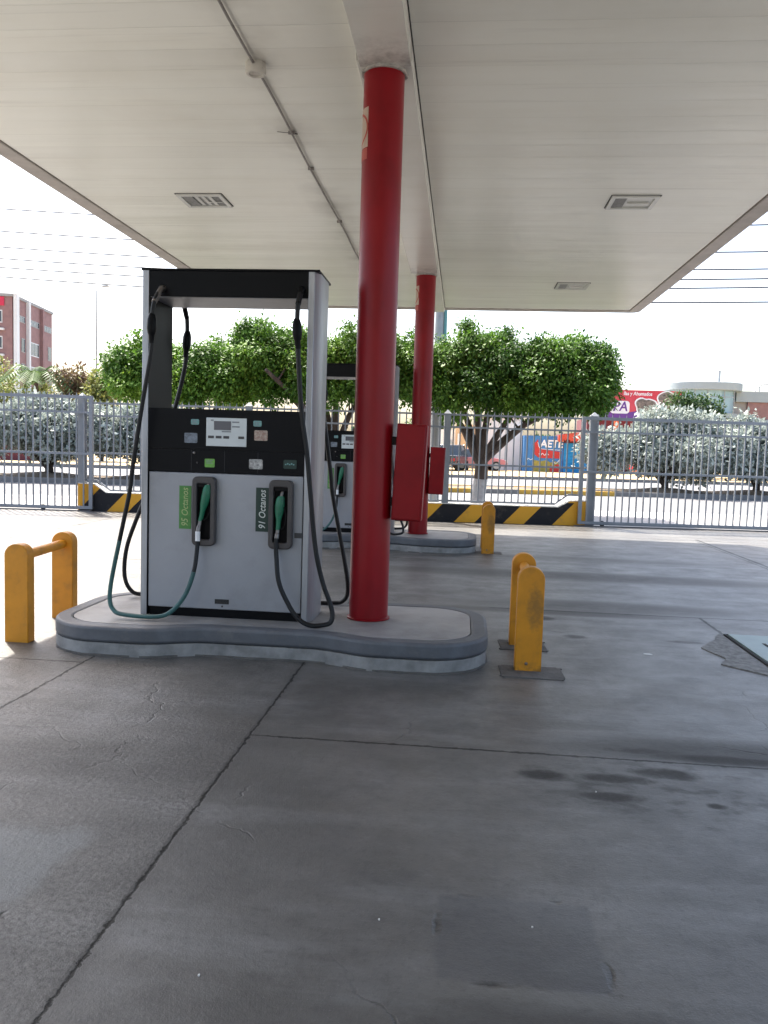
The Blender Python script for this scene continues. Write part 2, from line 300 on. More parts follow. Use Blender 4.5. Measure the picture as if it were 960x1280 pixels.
M['awning'] = mat('red_awning', (0.60, 0.075, 0.04), 0.7, var=0.3, vscale=3)
M['orange'] = mat('orange_pilaster', (0.58, 0.20, 0.10), 0.7)
M['bbred'] = mat('billboard_red', (0.50, 0.030, 0.050), 0.55, var=0.3, vscale=0.6, col2=(0.58, 0.07, 0.10))
M['purple'] = mat('billboard_purple', (0.13, 0.04, 0.25), 0.55)
M['food'] = mat('billboard_food', (0.05, 0.05, 0.05), 0.6, col2=(0.30, 0.24, 0.20), vscale=5)
M['steelpole'] = mat('galvanised_pole', (0.36, 0.37, 0.38), 0.5, 0.3, var=0.2, vscale=3)
M['tealtube'] = mat('teal_tube', (0.12, 0.30, 0.31), 0.5)
M['wire'] = mat('black_wire', (0.05, 0.05, 0.06), 0.6)
M['cardark'] = mat('car_charcoal', (0.03, 0.032, 0.036), 0.25, 0.2, coat=0.6)
M['carred'] = mat('car_red', (0.50, 0.03, 0.025), 0.3, coat=0.6)
M['carpink'] = mat('car_faded_red', (0.45, 0.16, 0.18), 0.35, coat=0.3)
M['carwhite'] = mat('car_white', (0.76, 0.76, 0.75), 0.3, coat=0.6)
M['tyre'] = mat('tyre_rubber', (0.02, 0.02, 0.02), 0.8)
M['lampglass'] = mat('lamp_glass', (0.55, 0.55, 0.5), 0.15)
M['redlamp'] = mat('tail_lamp', (0.35, 0.01, 0.01), 0.2)
M['diffuser'] = mat('white_diffuser', (0.66, 0.66, 0.61), 0.25, var=0.1, vscale=3)
M['gear'] = mat('grey_gear_tray', (0.22, 0.22, 0.21), 0.5, var=0.4, vscale=30)
M['litter'] = mat('white_litter', (0.7, 0.69, 0.66), 0.7)

# ------------------------------------------------------------------ mesh helpers
class MB:
    def __init__(s): s.v = []; s.f = []; s.mi = []; s.mats = []
    def m(s, material):
        if material not in s.mats: s.mats.append(material)
        return s.mats.index(material)
    def add(s, vs, fs, material):
        o = len(s.v); k = s.m(material); s.v += [tuple(p) for p in vs]
        for f in fs: s.f.append(tuple(i + o for i in f)); s.mi.append(k)
    def box(s, x0, x1, y0, y1, z0, z1, material, mats=None):
        vs = [(x0, y0, z0), (x1, y0, z0), (x1, y1, z0), (x0, y1, z0), (x0, y0, z1), (x1, y0, z1), (x1, y1, z1), (x0, y1, z1)]
        fs = [(3, 2, 1, 0), (4, 5, 6, 7), (0, 1, 5, 4), (1, 2, 6, 5), (2, 3, 7, 6), (3, 0, 4, 7)]
        s.add(vs, fs, material)
        if mats:                                                    # index by bottom, top, front, right, back, left
            for k, mm in mats.items(): s.mi[len(s.mi) - 6 + k] = s.m(mm)
    def prism(s, poly, z0, z1, material, axis='z', cap=True):
        n = len(poly)
        def P(a, b, h): return {'z': (a, b, h), 'y': (a, h, b), 'x': (h, a, b)}[axis]
        vs = [P(a, b, z0) for a, b in poly] + [P(a, b, z1) for a, b in poly]
        fs = [(i, (i + 1) % n, (i + 1) % n + n, i + n) for i in range(n)]
        if cap: fs += [tuple(range(n))[::-1], tuple(range(n, 2 * n))]
        s.add(vs, fs, material)
    def ring(s, outer, inner, z0, z1, material, axis='z'):
        n = len(outer)
        def P(a, b, h): return {'z': (a, b, h), 'y': (a, h, b), 'x': (h, a, b)}[axis]
        vs = [P(a, b, z0) for a, b in outer] + [P(a, b, z0) for a, b in inner] + [P(a, b, z1) for a, b in outer] + [P(a, b, z1) for a, b in inner]
        fs = []
        for i in range(n):
            j = (i + 1) % n
            fs += [(i, j, n + j, n + i), (2 * n + i, 3 * n + i, 3 * n + j, 2 * n + j), (i, 2 * n + i, 2 * n + j, j), (n + i, n + j, 3 * n + j, 3 * n + i)]
        s.add(vs, fs, material)
    def tube(s, pts, r, material, n=10, caps=True):
        pts = [Vector(p) for p in pts]; rs = r if isinstance(r, (list, tuple)) else [r] * len(pts)
        vs = []; fs = []; up = None
        for i, p in enumerate(pts):
            d = (pts[min(i + 1, len(pts) - 1)] - pts[max(i - 1, 0)]).normalized()
            if up is None: up = Vector((0, 0, 1)) if abs(d.z) < 0.9 else Vector((1, 0, 0))
            a = (up - d * up.dot(d)); a = a.normalized() if a.length > 1e-5 else d.orthogonal().normalized()
            b = d.cross(a); up = a
            for k in range(n):
                t = 2 * math.pi * k / n; vs.append(p + (a * math.cos(t) + b * math.sin(t)) * rs[i])
        for i in range(len(pts) - 1):
            for k in range(n):
                k2 = (k + 1) % n; fs.append((i * n + k, i * n + k2, (i + 1) * n + k2, (i + 1) * n + k))
        if caps: fs += [tuple(range(n))[::-1], tuple(range((len(pts) - 1) * n, len(pts) * n))]
        s.add(vs, fs, material)
    def lathe(s, prof, material, c=(0, 0, 0), n=32, axis='z'):
        vs = []; fs = []
        for r, h in prof:
            for k in range(n):
                t = 2 * math.pi * k / n; a, b = r * math.cos(t), r * math.sin(t)
                p = {'z': (a, b, h), 'y': (a, h, -b), 'x': (h, a, b)}[axis]; vs.append((p[0] + c[0], p[1] + c[1], p[2] + c[2]))
        for i in range(len(prof) - 1):
            for k in range(n):
                k2 = (k + 1) % n; fs.append((i * n + k, i * n + k2, (i + 1) * n + k2, (i + 1) * n + k))
        fs += [tuple(range(n))[::-1], tuple(range((len(prof) - 1) * n, len(prof) * n))]
        s.add(vs, fs, material)
    def build(s, name, parent=None, loc=None, rot=None, bevel=0.0, seg=2, smooth=35, label=None):
        me = bpy.data.meshes.new(name); me.from_pydata(s.v, [], s.f)
        for mm in s.mats: me.materials.append(mm)
        me.polygons.foreach_set('material_index', s.mi)
        import bmesh
        b = bmesh.new(); b.from_mesh(me); bmesh.ops.recalc_face_normals(b, faces=b.faces); b.to_mesh(me); b.free()
        if smooth:
            me.polygons.foreach_set('use_smooth', [True] * len(me.polygons)); me.set_sharp_from_angle(angle=R(smooth))
        me.update()
        o = bpy.data.objects.new(name, me); COL.objects.link(o)
        if parent: o.parent = parent
        if loc: o.location = loc
        if rot: o.rotation_euler = rot
        if bevel:
            bv = o.modifiers.new('bevel', 'BEVEL'); bv.width = bevel; bv.segments = seg; bv.limit_method = 'ANGLE'; bv.angle_limit = R(40)
            bv.harden_normals = False
        if label: o['label'] = label
        return o

def tag(o, label=None, cat=None, group=None, kind=None):
    if label: o['label'] = label
    if cat: o['category'] = cat
    if group: o['group'] = group
    if kind: o['kind'] = kind
    return o
def empty(name, loc=(0, 0, 0), rz=0.0, label=None, cat=None, group=None):
    o = bpy.data.objects.new(name, None); COL.objects.link(o); o.location = loc; o.rotation_euler = (0, 0, rz); o.empty_display_size = 0.2
    return tag(o, label, cat, group)
def copy_tree(o, parent=None):
    c = o.copy(); COL.objects.link(c); c.parent = parent
    for ch in list(o.children): copy_tree(ch, c)
    return c
def spline(pts, n=14):
    P = [Vector(p) for p in pts]; P = [P[0] * 2 - P[1]] + P + [P[-1] * 2 - P[-2]]; out = []
    for i in range(1, len(P) - 2):
        for k in range(n):
            t = k / n; a, b, c, d = P[i - 1:i + 3]
            out.append(0.5 * ((2 * b) + (c - a) * t + (2 * a - 5 * b + 4 * c - d) * t * t + (-a + 3 * b - 3 * c + d) * t ** 3))
    out.append(P[-2]); return out
def text_mesh(name, txt, size, material, parent, loc, rot, shear=0.0, depth=0.001, align='CENTER', sx=1.0, bold=0.0):
    cu = bpy.data.curves.new(name, 'FONT'); cu.body = txt; cu.size = size; cu.shear = shear; cu.extrude = depth
    cu.align_x = align; cu.align_y = 'CENTER'; cu.offset = bold; cu.resolution_u = 3
    t = bpy.data.objects.new(name, cu); COL.objects.link(t)
    bpy.context.view_layer.update()
    me = bpy.data.meshes.new_from_object(t.evaluated_get(bpy.context.evaluated_depsgraph_get()))
    bpy.data.objects.remove(t); me.name = name; me.materials.clear(); me.materials.append(material)
    o = bpy.data.objects.new(name, me); COL.objects.link(o); o.parent = parent; o.location = loc; o.rotation_euler = rot; o.scale = (sx, 1, 1)
    return o
def rrect(x0, x1, y0, y1, r, n=6):
    out = []
    for cx, cy, a0 in ((x1 - r, y0 + r, -90), (x1 - r, y1 - r, 0), (x0 + r, y1 - r, 90), (x0 + r, y0 + r, 180)):
        for k in range(n + 1):
            a = R(a0 + 90 * k / n); out.append((cx + r * math.cos(a), cy + r * math.sin(a)))
    return out

# ------------------------------------------------------------------ camera
F, H = 1000.0, 1.45
roll, pitch, yaw = R(1.8), R(4.57), R(5.44)
fw = Vector((-math.sin(yaw) * math.cos(pitch), math.cos(yaw) * math.cos(pitch), -math.sin(pitch)))
r0 = Vector((math.cos(yaw), math.sin(yaw), 0)); u0 = r0.cross(fw)
rx = r0 * math.cos(roll) + u0 * math.sin(roll); ux = -r0 * math.sin(roll) + u0 * math.cos(roll)
cd = bpy.data.cameras.new('camera'); cam = bpy.data.objects.new('camera', cd); COL.objects.link(cam)
cam.matrix_world = Matrix(((rx.x, ux.x, -fw.x, 0), (rx.y, ux.y, -fw.y, 0), (rx.z, ux.z, -fw.z, H), (0, 0, 0, 1)))
cd.sensor_fit = 'HORIZONTAL'; cd.sensor_width = 36; cd.lens = 36 * F / 960; cd.clip_end = 3000; cd.clip_start = 0.05
S.camera = cam

# ------------------------------------------------------------------ light
SUN_EL = 58.1; SUN_AZ = math.atan2(-1.68, 2.0)          # azimuth from +Y towards +X
w = bpy.data.worlds.new('World'); S.world = w; w.use_nodes = True
nt = w.node_tree; sky = nt.nodes.new('ShaderNodeTexSky'); sky.sky_type = 'NISHITA'; sky.sun_disc = False
sky.sun_elevation = R(SUN_EL); sky.sun_rotation = SUN_AZ; sky.air_density = 1.0; sky.dust_density = 4.5; sky.ozone_density = 0.6
nt.links.new(sky.outputs[0], nt.nodes['Background'].inputs['Color']); nt.nodes['Background'].inputs['Strength'].default_value = 0.15
sd = bpy.data.lights.new('sun', 'SUN'); sd.energy = 4.6; sd.angle = R(0.53); sd.color = (1.0, 0.94, 0.85)
so = bpy.data.objects.new('sun', sd); COL.objects.link(so)
so.rotation_euler = Vector((1.68, -2.0, -4.2)).to_track_quat('-Z', 'Y').to_euler()
S.view_settings.view_transform = 'Standard'; S.view_settings.look = 'None'; S.view_settings.gamma = 1.0
S.view_settings.exposure = 1.76; S.view_settings.use_curve_mapping = False
S.render.engine = 'CYCLES'; S.cycles.max_bounces = 10; S.cycles.diffuse_bounces = 6; S.cycles.use_denoising = True
S.cycles.sample_clamp_indirect = 8

# ------------------------------------------------------------------ ground and roads
def quad_strip(name, pts, z, material, z0=None):
    b = MB()
    if z0 is None: b.add([(x, y, z) for x, y in pts], [tuple(range(len(pts)))], material)
    else: b.prism(pts, z0, z, material)
    o = b.build(name, smooth=0); tag(o, kind='structure'); return o
FS = 0.1088; FA = math.atan(FS)
def fy(x): return 15.29 + (x + 9.25) * FS
quad_strip('ground', [(-700, -300), (700, -300), (700, 900), (-700, 900)], -0.004, M['dirt'])
quad_strip('forecourt', [(-30, -14), (26, -14), (26, fy(26) + 0.25), (-30, fy(-30) + 0.25)], 0.0, M['concrete'])
def ry(x): return 20.6 + 0.14 * x                        # road edge outside the fence
def my(x): return 28.0 + 0.235 * (x - 1.8)               # near kerb of the median
def ky(x): return 43.4 + 0.235 * (x - 2.6)               # kerb of the far pavement
def band(name, fa, fb, x0, x1, z, material, z0=None):
    return quad_strip(name, [(x0, fa(x0)), (x1, fa(x1)), (x1, fb(x1)), (x0, fb(x0))], z, material, z0)
band('sidewalk', lambda x: fy(x) + 0.27, ry, -60, 60, 0.006, M['walk'])
band('road', lambda x: ry(x) + 0.02, lambda x: ky(x) - 0.18, -90, 90, 0.002, M['asphalt'])
MW = 3.0
band('median_soil', lambda x: my(x) + 0.2, lambda x: my(x) + MW - 0.2, -60, 60, 0.13, M['soil'], 0.0)
for nm, f0 in (('median_kerb', lambda x: my(x)), ('median_kerb', lambda x: my(x) + MW - 0.18)):
    k = MB(); segs = [(-60, -3.6, 'kerbgrey'), (-3.6, 0.35, 'kerbyellow'), (0.35, 2.0, 'kerbgrey'), (2.0, 5.4, 'kerbyellow'), (5.4, 60, 'kerbgrey')]
    for a, b_, mm in segs: k.prism([(a, f0(a)), (b_, f0(b_)), (b_, f0(b_) + 0.18), (a, f0(a) + 0.18)], 0.0, 0.16, M[mm])
    tag(k.build('median_kerb', smooth=0), kind='structure')
band('pavement_kerb', lambda x: ky(x) - 0.16, lambda x: ky(x), -90, 90, 0.17, M['kerbgrey'], 0.0)
band('pavement', lambda x: ky(x) + 0.01, lambda x: ky(x) + 30, -90, 90, 0.14, M['ochre'], 0.0)
# soft earth mounds round the silver shrubs on the median
def mound(cx, cy, rx_, ry_, h, name='soil_mound'):
    vs = []; fs = []; n, k = 24, 6
    for i in range(k + 1):
        t = i / k
        for j in range(n):
            a = 2 * math.pi * j / n; jit = 1 + 0.12 * math.sin(3 * a + cx) + 0.07 * math.sin(7 * a)
            vs.append((cx + rx_ * t * jit * math.cos(a), cy + ry_ * t * math.sin(a), 0.125 + h * (1 - t * t) ** 1.5 + 0.02 * math.sin(5 * a + 9 * t) * (1 - t)))
    for i in range(k):
        for j in range(n): fs.append((i * n + j, i * n + (j + 1) % n, (i + 1) * n + (j + 1) % n, (i + 1) * n + j))
    b = MB(); b.add(vs, fs, M['soil']); tag(b.build(name, smooth=60), kind='structure')
for cx in (-13.9, -10.6, 7.6, 11.1): mound(cx, my(cx) + 1.5, 1.9, 1.2, 0.16)
# gate tracks let into the concrete
for a, b_ in ((-15.5, -7.35), (2.3, 11)):
    k = MB(); k.prism([(a, fy(a) - 0.19), (b_, fy(b_) - 0.19), (b_, fy(b_) - 0.13), (a, fy(a) - 0.13)], 0.0, 0.02, M['track'])
    tag(k.build('gate_track', smooth=0), kind='structure')
# mortar round the feet of the guard posts
for x0, x1, y0, y1 in ((0.30, 0.72, 5.12, 5.40), (0.33, 0.68, 5.84, 6.14), (0.20, 0.62, 11.36, 11.60)):
    n = 28; poly = rrect(x0, x1, y0, y1, 0.03, 6); poly = [(a + random.uniform(-.012, .012), b_ + random.uniform(-.012, .012)) for a, b_ in poly]
    k = MB(); k.prism(poly, -0.01, 0.006, M['patch']); tag(k.build('mortar_patch', smooth=0), kind='structure')
k = MB()                                                   # broken mortar edge beside the tank cover
left = [(1.86 + 0.05 * math.sin(9 * t) + random.uniform(-.02, .02) + 0.20 * t - 0.05 * math.sin(3.1 * t) + 0.02, 5.75 + 0.9 * t) for t in np.linspace(0, 1, 16)]
k.prism(left + [(2.17, 6.76), (2.17, 5.45)], -0.01, 0.008, M['gravelly']); tag(k.build('mortar_patch', smooth=0), kind='structure')
# bits of litter and grit lying on the slab
for i, (x, y) in enumerate([(-0.66, 2.02), (0.63, 3.42), (-0.2, 2.35), (0.27, 2.38), (1.41, 5.94)]):
    k = MB(); s_ = 0.022 if i == 4 else random.uniform(0.002, 0.0035)
    pts = [(x + s_ * math.cos(a) * random.uniform(.6, 1.3) * (2.0 if i == 4 else 1), y + s_ * math.sin(a) * random.uniform(.6, 1.2)) for a in np.linspace(0, 5.5, 6)]
    k.prism(pts, 0.0, 0.003 if i == 4 else 0.004, M['litter']); o = k.build('paper_scrap', smooth=0)
    tag(o, 'larger pale scrap lying on concrete right of the yellow guard' if i == 4 else 'tiny pale scrap lying on the shaded foreground concrete', 'litter', 'tiny scraps on the concrete')
    if i == 4: o['group'] = 'scraps beyond the guard'

# ------------------------------------------------------------------ canopy
CX0, CX1, CY0, CY1 = -4.61, 3.26, -13.0, 16.02  # unseen near end carried far behind the camera to shade the foreground
can = empty('fuel_canopy', (0, 0, 0), 0, 'wide flat off-white service station canopy on red columns', 'canopy')
k = MB(); k.box(CX0 + 0.215, CX1 - 0.215, CY0 + 0.215, CY1 - 0.215, 4.2, 4.5, M['soffit']); k.build('ceiling', can, smooth=0)
k = MB(); k.ring(rrect(CX0, CX1, CY0, CY1, 0.16), rrect(CX0 + 0.2, CX1 - 0.2, CY0 + 0.2, CY1 - 0.2, 0.02), 4.185, 4.215, M['rim']); k.build('rim', can, bevel=0.008)
k = MB(); k.ring(rrect(CX0 + 0.01, CX1 - 0.01, CY0 + 0.01, CY1 - 0.01, 0.15), rrect(CX0 + 0.05, CX1 - 0.05, CY0 + 0.05, CY1 - 0.05, 0.11), 4.216, 4.6, M['fascia']); k.build('fascia', can)
k = MB(); k.box(CX0 + 0.06, CX1 - 0.06, CY0 + 0.06, CY1 - 0.06, 4.505, 4.54, M['wallback']); k.build('roof_deck', can, smooth=0)
k = MB()
def bay(y0, y1, za, zb, xl=-0.835):
    vs = [(xl - 0.004, y0, 4.1985), (xl, y0, za), (-0.452, y0, za), (-0.447, y0, 4.1985), (xl - 0.004, y1, 4.1985), (xl, y1, zb), (-0.452, y1, zb), (-0.447, y1, 4.1985)]
    k.add(vs, [(0, 1, 2, 3), (7, 6, 5, 4), (0, 4, 5, 1), (1, 5, 6, 2), (2, 6, 7, 3), (3, 7, 4, 0)], M['beam'])
bay(CY0 + 0.3, 5.70, 4.065, 4.065, -0.805); bay(5.703, 11.74, 4.11, 3.965); bay(11.743, CY1 - 0.22, 4.10, 4.11)
k.box(-0.4455, -0.439, CY0 + 0.3, CY1 - 0.22, 4.19, 4.1995, M['gap'])
k.build('beam_cover', can, bevel=0.004)
cp = empty('ceiling_conduit', (-1.6, 5.9, 4.17), 0, 'thin grey conduit running along the canopy ceiling left of the columns', 'conduit')
k = MB(); k.tube([(0.0 + 0.006 * math.sin(y * 2), y, 0.008 + 0.004 * math.sin(y * 3.1)) for y in np.linspace(-9.9, 9.6, 60)], 0.0105, M['conduit'], 8); k.build('pipe', cp)
k = MB(); k.lathe([(0.075, 0.03), (0.075, -0.03), (0.068, -0.045), (0.05, -0.047), (0.046, -0.035)], M['jbox'], (0.0, 0.02, 0)); k.build('junction_box', cp, bevel=0.003)
for y in (-2.2, 1.25, 2.15, 4.0):
    k = MB(); k.box(-0.03, 0.03, y - 0.010, y + 0.010, 0.0, 0.029, M['conduit']); k.build('clip', cp, bevel=0.003)
k = MB(); k.tube([(0.0, 1.27, 0.02), (-0.07, 1.262, 0.022), (-0.13, 1.25, 0.024)], 0.0025, M['gap'], 6); k.tube([(0, 1.27, .02), (0.045, 1.29, 0.018)], 0.005, M['gap'], 6); k.build('loose_wire', cp)
for i, (x0, x1, y0, y1, lab) in enumerate(((-3.29, -2.77, 8.88, 9.34, 'square recessed canopy light with a slotted grey tray, above the left lane'),
                                      (1.48, 1.98, 8.92, 9.37, 'square recessed canopy light nearer the viewer, right of the red columns'),
                                      (1.43, 1.94, 13.36, 13.85, 'square recessed canopy light close to the far canopy edge'))):
    t = empty('ceiling_light', ((x0 + x1) / 2, (y0 + y1) / 2, 4.2), 0, lab, 'ceiling light', 'recessed lights in the canopy')
    hx, hy = (x1 - x0) / 2, (y1 - y0) / 2
    k = MB(); k.ring(rrect(-hx, hx, -hy, hy, 0.01), rrect(-hx + 0.045, hx - 0.045, -hy + 0.045, hy - 0.045, 0.006), -0.022, 0.0, M['diffuser']); k.build('frame', t, bevel=0.003)
    k = MB(); k.box(-hx + 0.045, hx - 0.045, -hy + 0.045, hy - 0.045, -0.006, -0.001, M['gear'] if i == 0 else M['diffuser']); k.build('diffuser', t, smooth=0)
    k = MB(); k.box(-hx + 0.05, -hx + 0.17, -hy + 0.06, hy - 0.06, -0.014, -0.007, M['gear']); k.build('gear_tray', t, bevel=0.002)
    k = MB()
    if i == 0:
        for q in range(3): k.box(-0.07 + q * 0.075, -0.03 + q * 0.075, -hy + 0.07, hy - 0.07, -0.012, -0.007, M['diffuser'])
        k.box(0.02, hx - 0.06, 0.03, 0.05, -0.016, -0.0125, M['diffuser'])
    else: k.tube([(-0.05, 0, -0.013), (hx - 0.08, 0, -0.013)], 0.013, M['diffuser'], 10)
    k.build('lamp_tube', t, bevel=0.002)
    k = MB(); k.ring(rrect(-hx - 0.012, hx + 0.012, -hy - 0.012, hy + 0.012, 0.01), rrect(-hx - 0.001, hx + 0.001, -hy - 0.001, hy + 0.001, 0.01), -0.003, -0.0005, M['gap']); k.build('gasket', t)

# ------------------------------------------------------------------ columns
def make_column(lab, loc, ht):
    c = empty('canopy_column', loc, 0, lab, 'column', 'red columns of the canopy')
    r = 0.143
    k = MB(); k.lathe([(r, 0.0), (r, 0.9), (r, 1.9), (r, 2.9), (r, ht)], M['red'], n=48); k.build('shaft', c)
    n = 30; o_ = []; i_ = []
    for j in range(n):
        a = 2 * math.pi * j / n; rr = 0.152 + random.uniform(-0.004, 0.016); o_.append((rr * math.cos(a), rr * math.sin(a))); i_.append((0.1435 * math.cos(a), 0.1435 * math.sin(a)))
    k = MB(); k.ring(o_, i_, ht - 0.02, ht + 0.004, M['plaster']); k.build('plaster_collar', c)
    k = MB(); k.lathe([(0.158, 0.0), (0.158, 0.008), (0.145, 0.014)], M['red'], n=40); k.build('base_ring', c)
    def curved(b, a0, a1, z0, z1, rr, material, n=14):
        vs = []; 
        for q in range(n + 1):
            a = R(a0 + (a1 - a0) * q / n); vs += [(rr * math.cos(a), rr * math.sin(a), z0), (rr * math.cos(a), rr * math.sin(a), z1)]
        b.add(vs, [(2 * q, 2 * q + 2, 2 * q + 3, 2 * q + 1) for q in range(n)], material)
    k = MB(); curved(k, 130, 231, 3.33, 3.60, r + 0.0022, M['cream']); curved(k, 132, 229, 3.25, 3.325, r + 0.0022, M['decalring'])
    vs = []; fs = []
    for q in range(33):
        t = 2 * math.pi * q / 32
        for rr, ra in ((r + 0.004, 0.112), (r + 0.004, 0.098)):
            a = R(183) + ra * 1.1 / r * math.cos(t); vs.append((rr * math.cos(a), rr * math.sin(a), 3.465 + ra * math.sin(t)))
    k.add(vs, [(2 * q, 2 * q + 2, 2 * q + 3, 2 * q + 1) for q in range(32)], M['decalring'])
    k.build('emblem', c)
    return c
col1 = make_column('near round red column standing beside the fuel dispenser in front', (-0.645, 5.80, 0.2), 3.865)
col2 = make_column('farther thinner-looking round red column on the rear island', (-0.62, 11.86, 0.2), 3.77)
def make_box(lab):
    c = empty('electrical_cabinet', (-0.37, 5.78, 1.28), 0, lab, 'cabinet', 'red cabinets on the columns')
    c.rotation_euler = (0, R(2.2), R(0))
    k = MB(); k.box(-0.108, 0.108, -0.10, 0.08, -0.345, 0.345, M['redbox']); k.build('housing', c, bevel=0.008)
    k = MB(); k.box(-0.10, 0.095, -0.113, -0.1005, -0.335, 0.335, M['redbox']); k.build('door', c, bevel=0.005)
    for z in (-0.22, 0.22):
        k = MB(); k.box(-0.15, -0.1085, -0.02, 0.06, z - 0.03, z + 0.03, M['gap']); k.build('bracket', c)
    k = MB(); k.lathe([(0.009, -0.121), (0.009, -0.113)], M['redbox'], (0.075, 0, 0.0), 12, 'y'); k.build('latch', c)
    return c
cab1 = make_box('large tilted red metal cabinet on the near column')
cab2 = copy_tree(cab1); cab2.location = (-0.362, 11.84, 1.14); cab2.rotation_euler = (0, R(1.4), 0); tag(cab2, 'smaller-looking red metal cabinet on the far column in front of the fence')

# ------------------------------------------------------------------ pump islands
def island_outline(inset=0.0):
    pts = []
    x0, x1 = -1.20, 1.865                                    # local to (-1.645, 5.74)
    for a in np.linspace(0, 1, 40, endpoint=False):
        pass
    def yfront(x):                                         # wide ends, narrow waist
        t = np.clip((abs(x - 0.33) - 0.35) / 0.45, 0, 1); t = t * t * (3 - 2 * t)
        return 0.53 + 0.13 * t
    rr = 0.42; top = []
    xs = np.linspace(x0 + rr, x1 - rr, 40)
    bottom = [(x, -yfront(x)) for x in xs]
    e = yfront(x1 - rr)
    right = [(x1 - rr + rr * math.cos(a), -e + rr + rr * math.sin(a)) for a in np.linspace(-math.pi / 2, 0, 10)][1:]
    right += [(x1 - rr + rr * math.cos(a), e - rr + rr * math.sin(a)) for a in np.linspace(0, math.pi / 2, 10)][:-1]
    topl = [(x, yfront(x)) for x in xs[::-1]]
    e = yfront(x0 + rr)
    left_ = [(x0 + rr + rr * math.cos(a), e - rr + rr * math.sin(a)) for a in np.linspace(math.pi / 2, math.pi, 10)][1:]
    left_ += [(x0 + rr + rr * math.cos(a), -e + rr + rr * math.sin(a)) for a in np.linspace(math.pi, 1.5 * math.pi, 10)][:-1]
    P = bottom + right + topl + left_
    if inset:
        Q = []; n = len(P)
        for i in range(n):
            a = Vector(P[i - 1]); b = Vector(P[(i + 1) % n]); d = (b - a).normalized(); nrm = Vector((-d.y, d.x)); Q.append((P[i][0] + nrm.x * inset, P[i][1] + nrm.y * inset))
        P = Q
    return P
def make_island(lab):
    c = empty('pump_island', (-1.645, 5.74, 0), 0, lab, 'pump island', 'raised kerbed pump islands')
    lo = island_outline(0.0); n = len(lo)
    lo_j = [(x + random.uniform(-.004, .004), y + random.uniform(-.004, .004)) for x, y in lo]
    k = MB(); k.ring(lo_j, island_outline(0.14), -0.02, 0.088, M['kerblight']); k.build('kerb_base', c)
    r2 = random.Random(5); ed = [(x + r2.uniform(-.004, .012) * (1 if x > 0.3 else -1), y + (r2.uniform(-.004, .022) if y > 0 else -r2.uniform(-.004, .022))) for x, y in lo]
    k = MB(); k.ring(ed, island_outline(0.05), -0.01, 0.011, M['patch']); k.build('mortar_edge', c)
    k = MB(); k.ring(island_outline(-0.006), island_outline(0.115), 0.09, 0.2, M['kerbdark']); k.build('kerb_band', c, bevel=0.022, seg=3)
    k = MB(); k.prism(island_outline(0.116), -0.02, 0.197, M['islandtop']); k.build('island_top', c)
    return c
isl1 = make_island('near dog-bone concrete pump island with grey and pale kerb bands')
isl2 = copy_tree(isl1); isl2.location = (-1.62, 11.80, 0); tag(isl2, 'farther pump island behind the front dispenser and column')

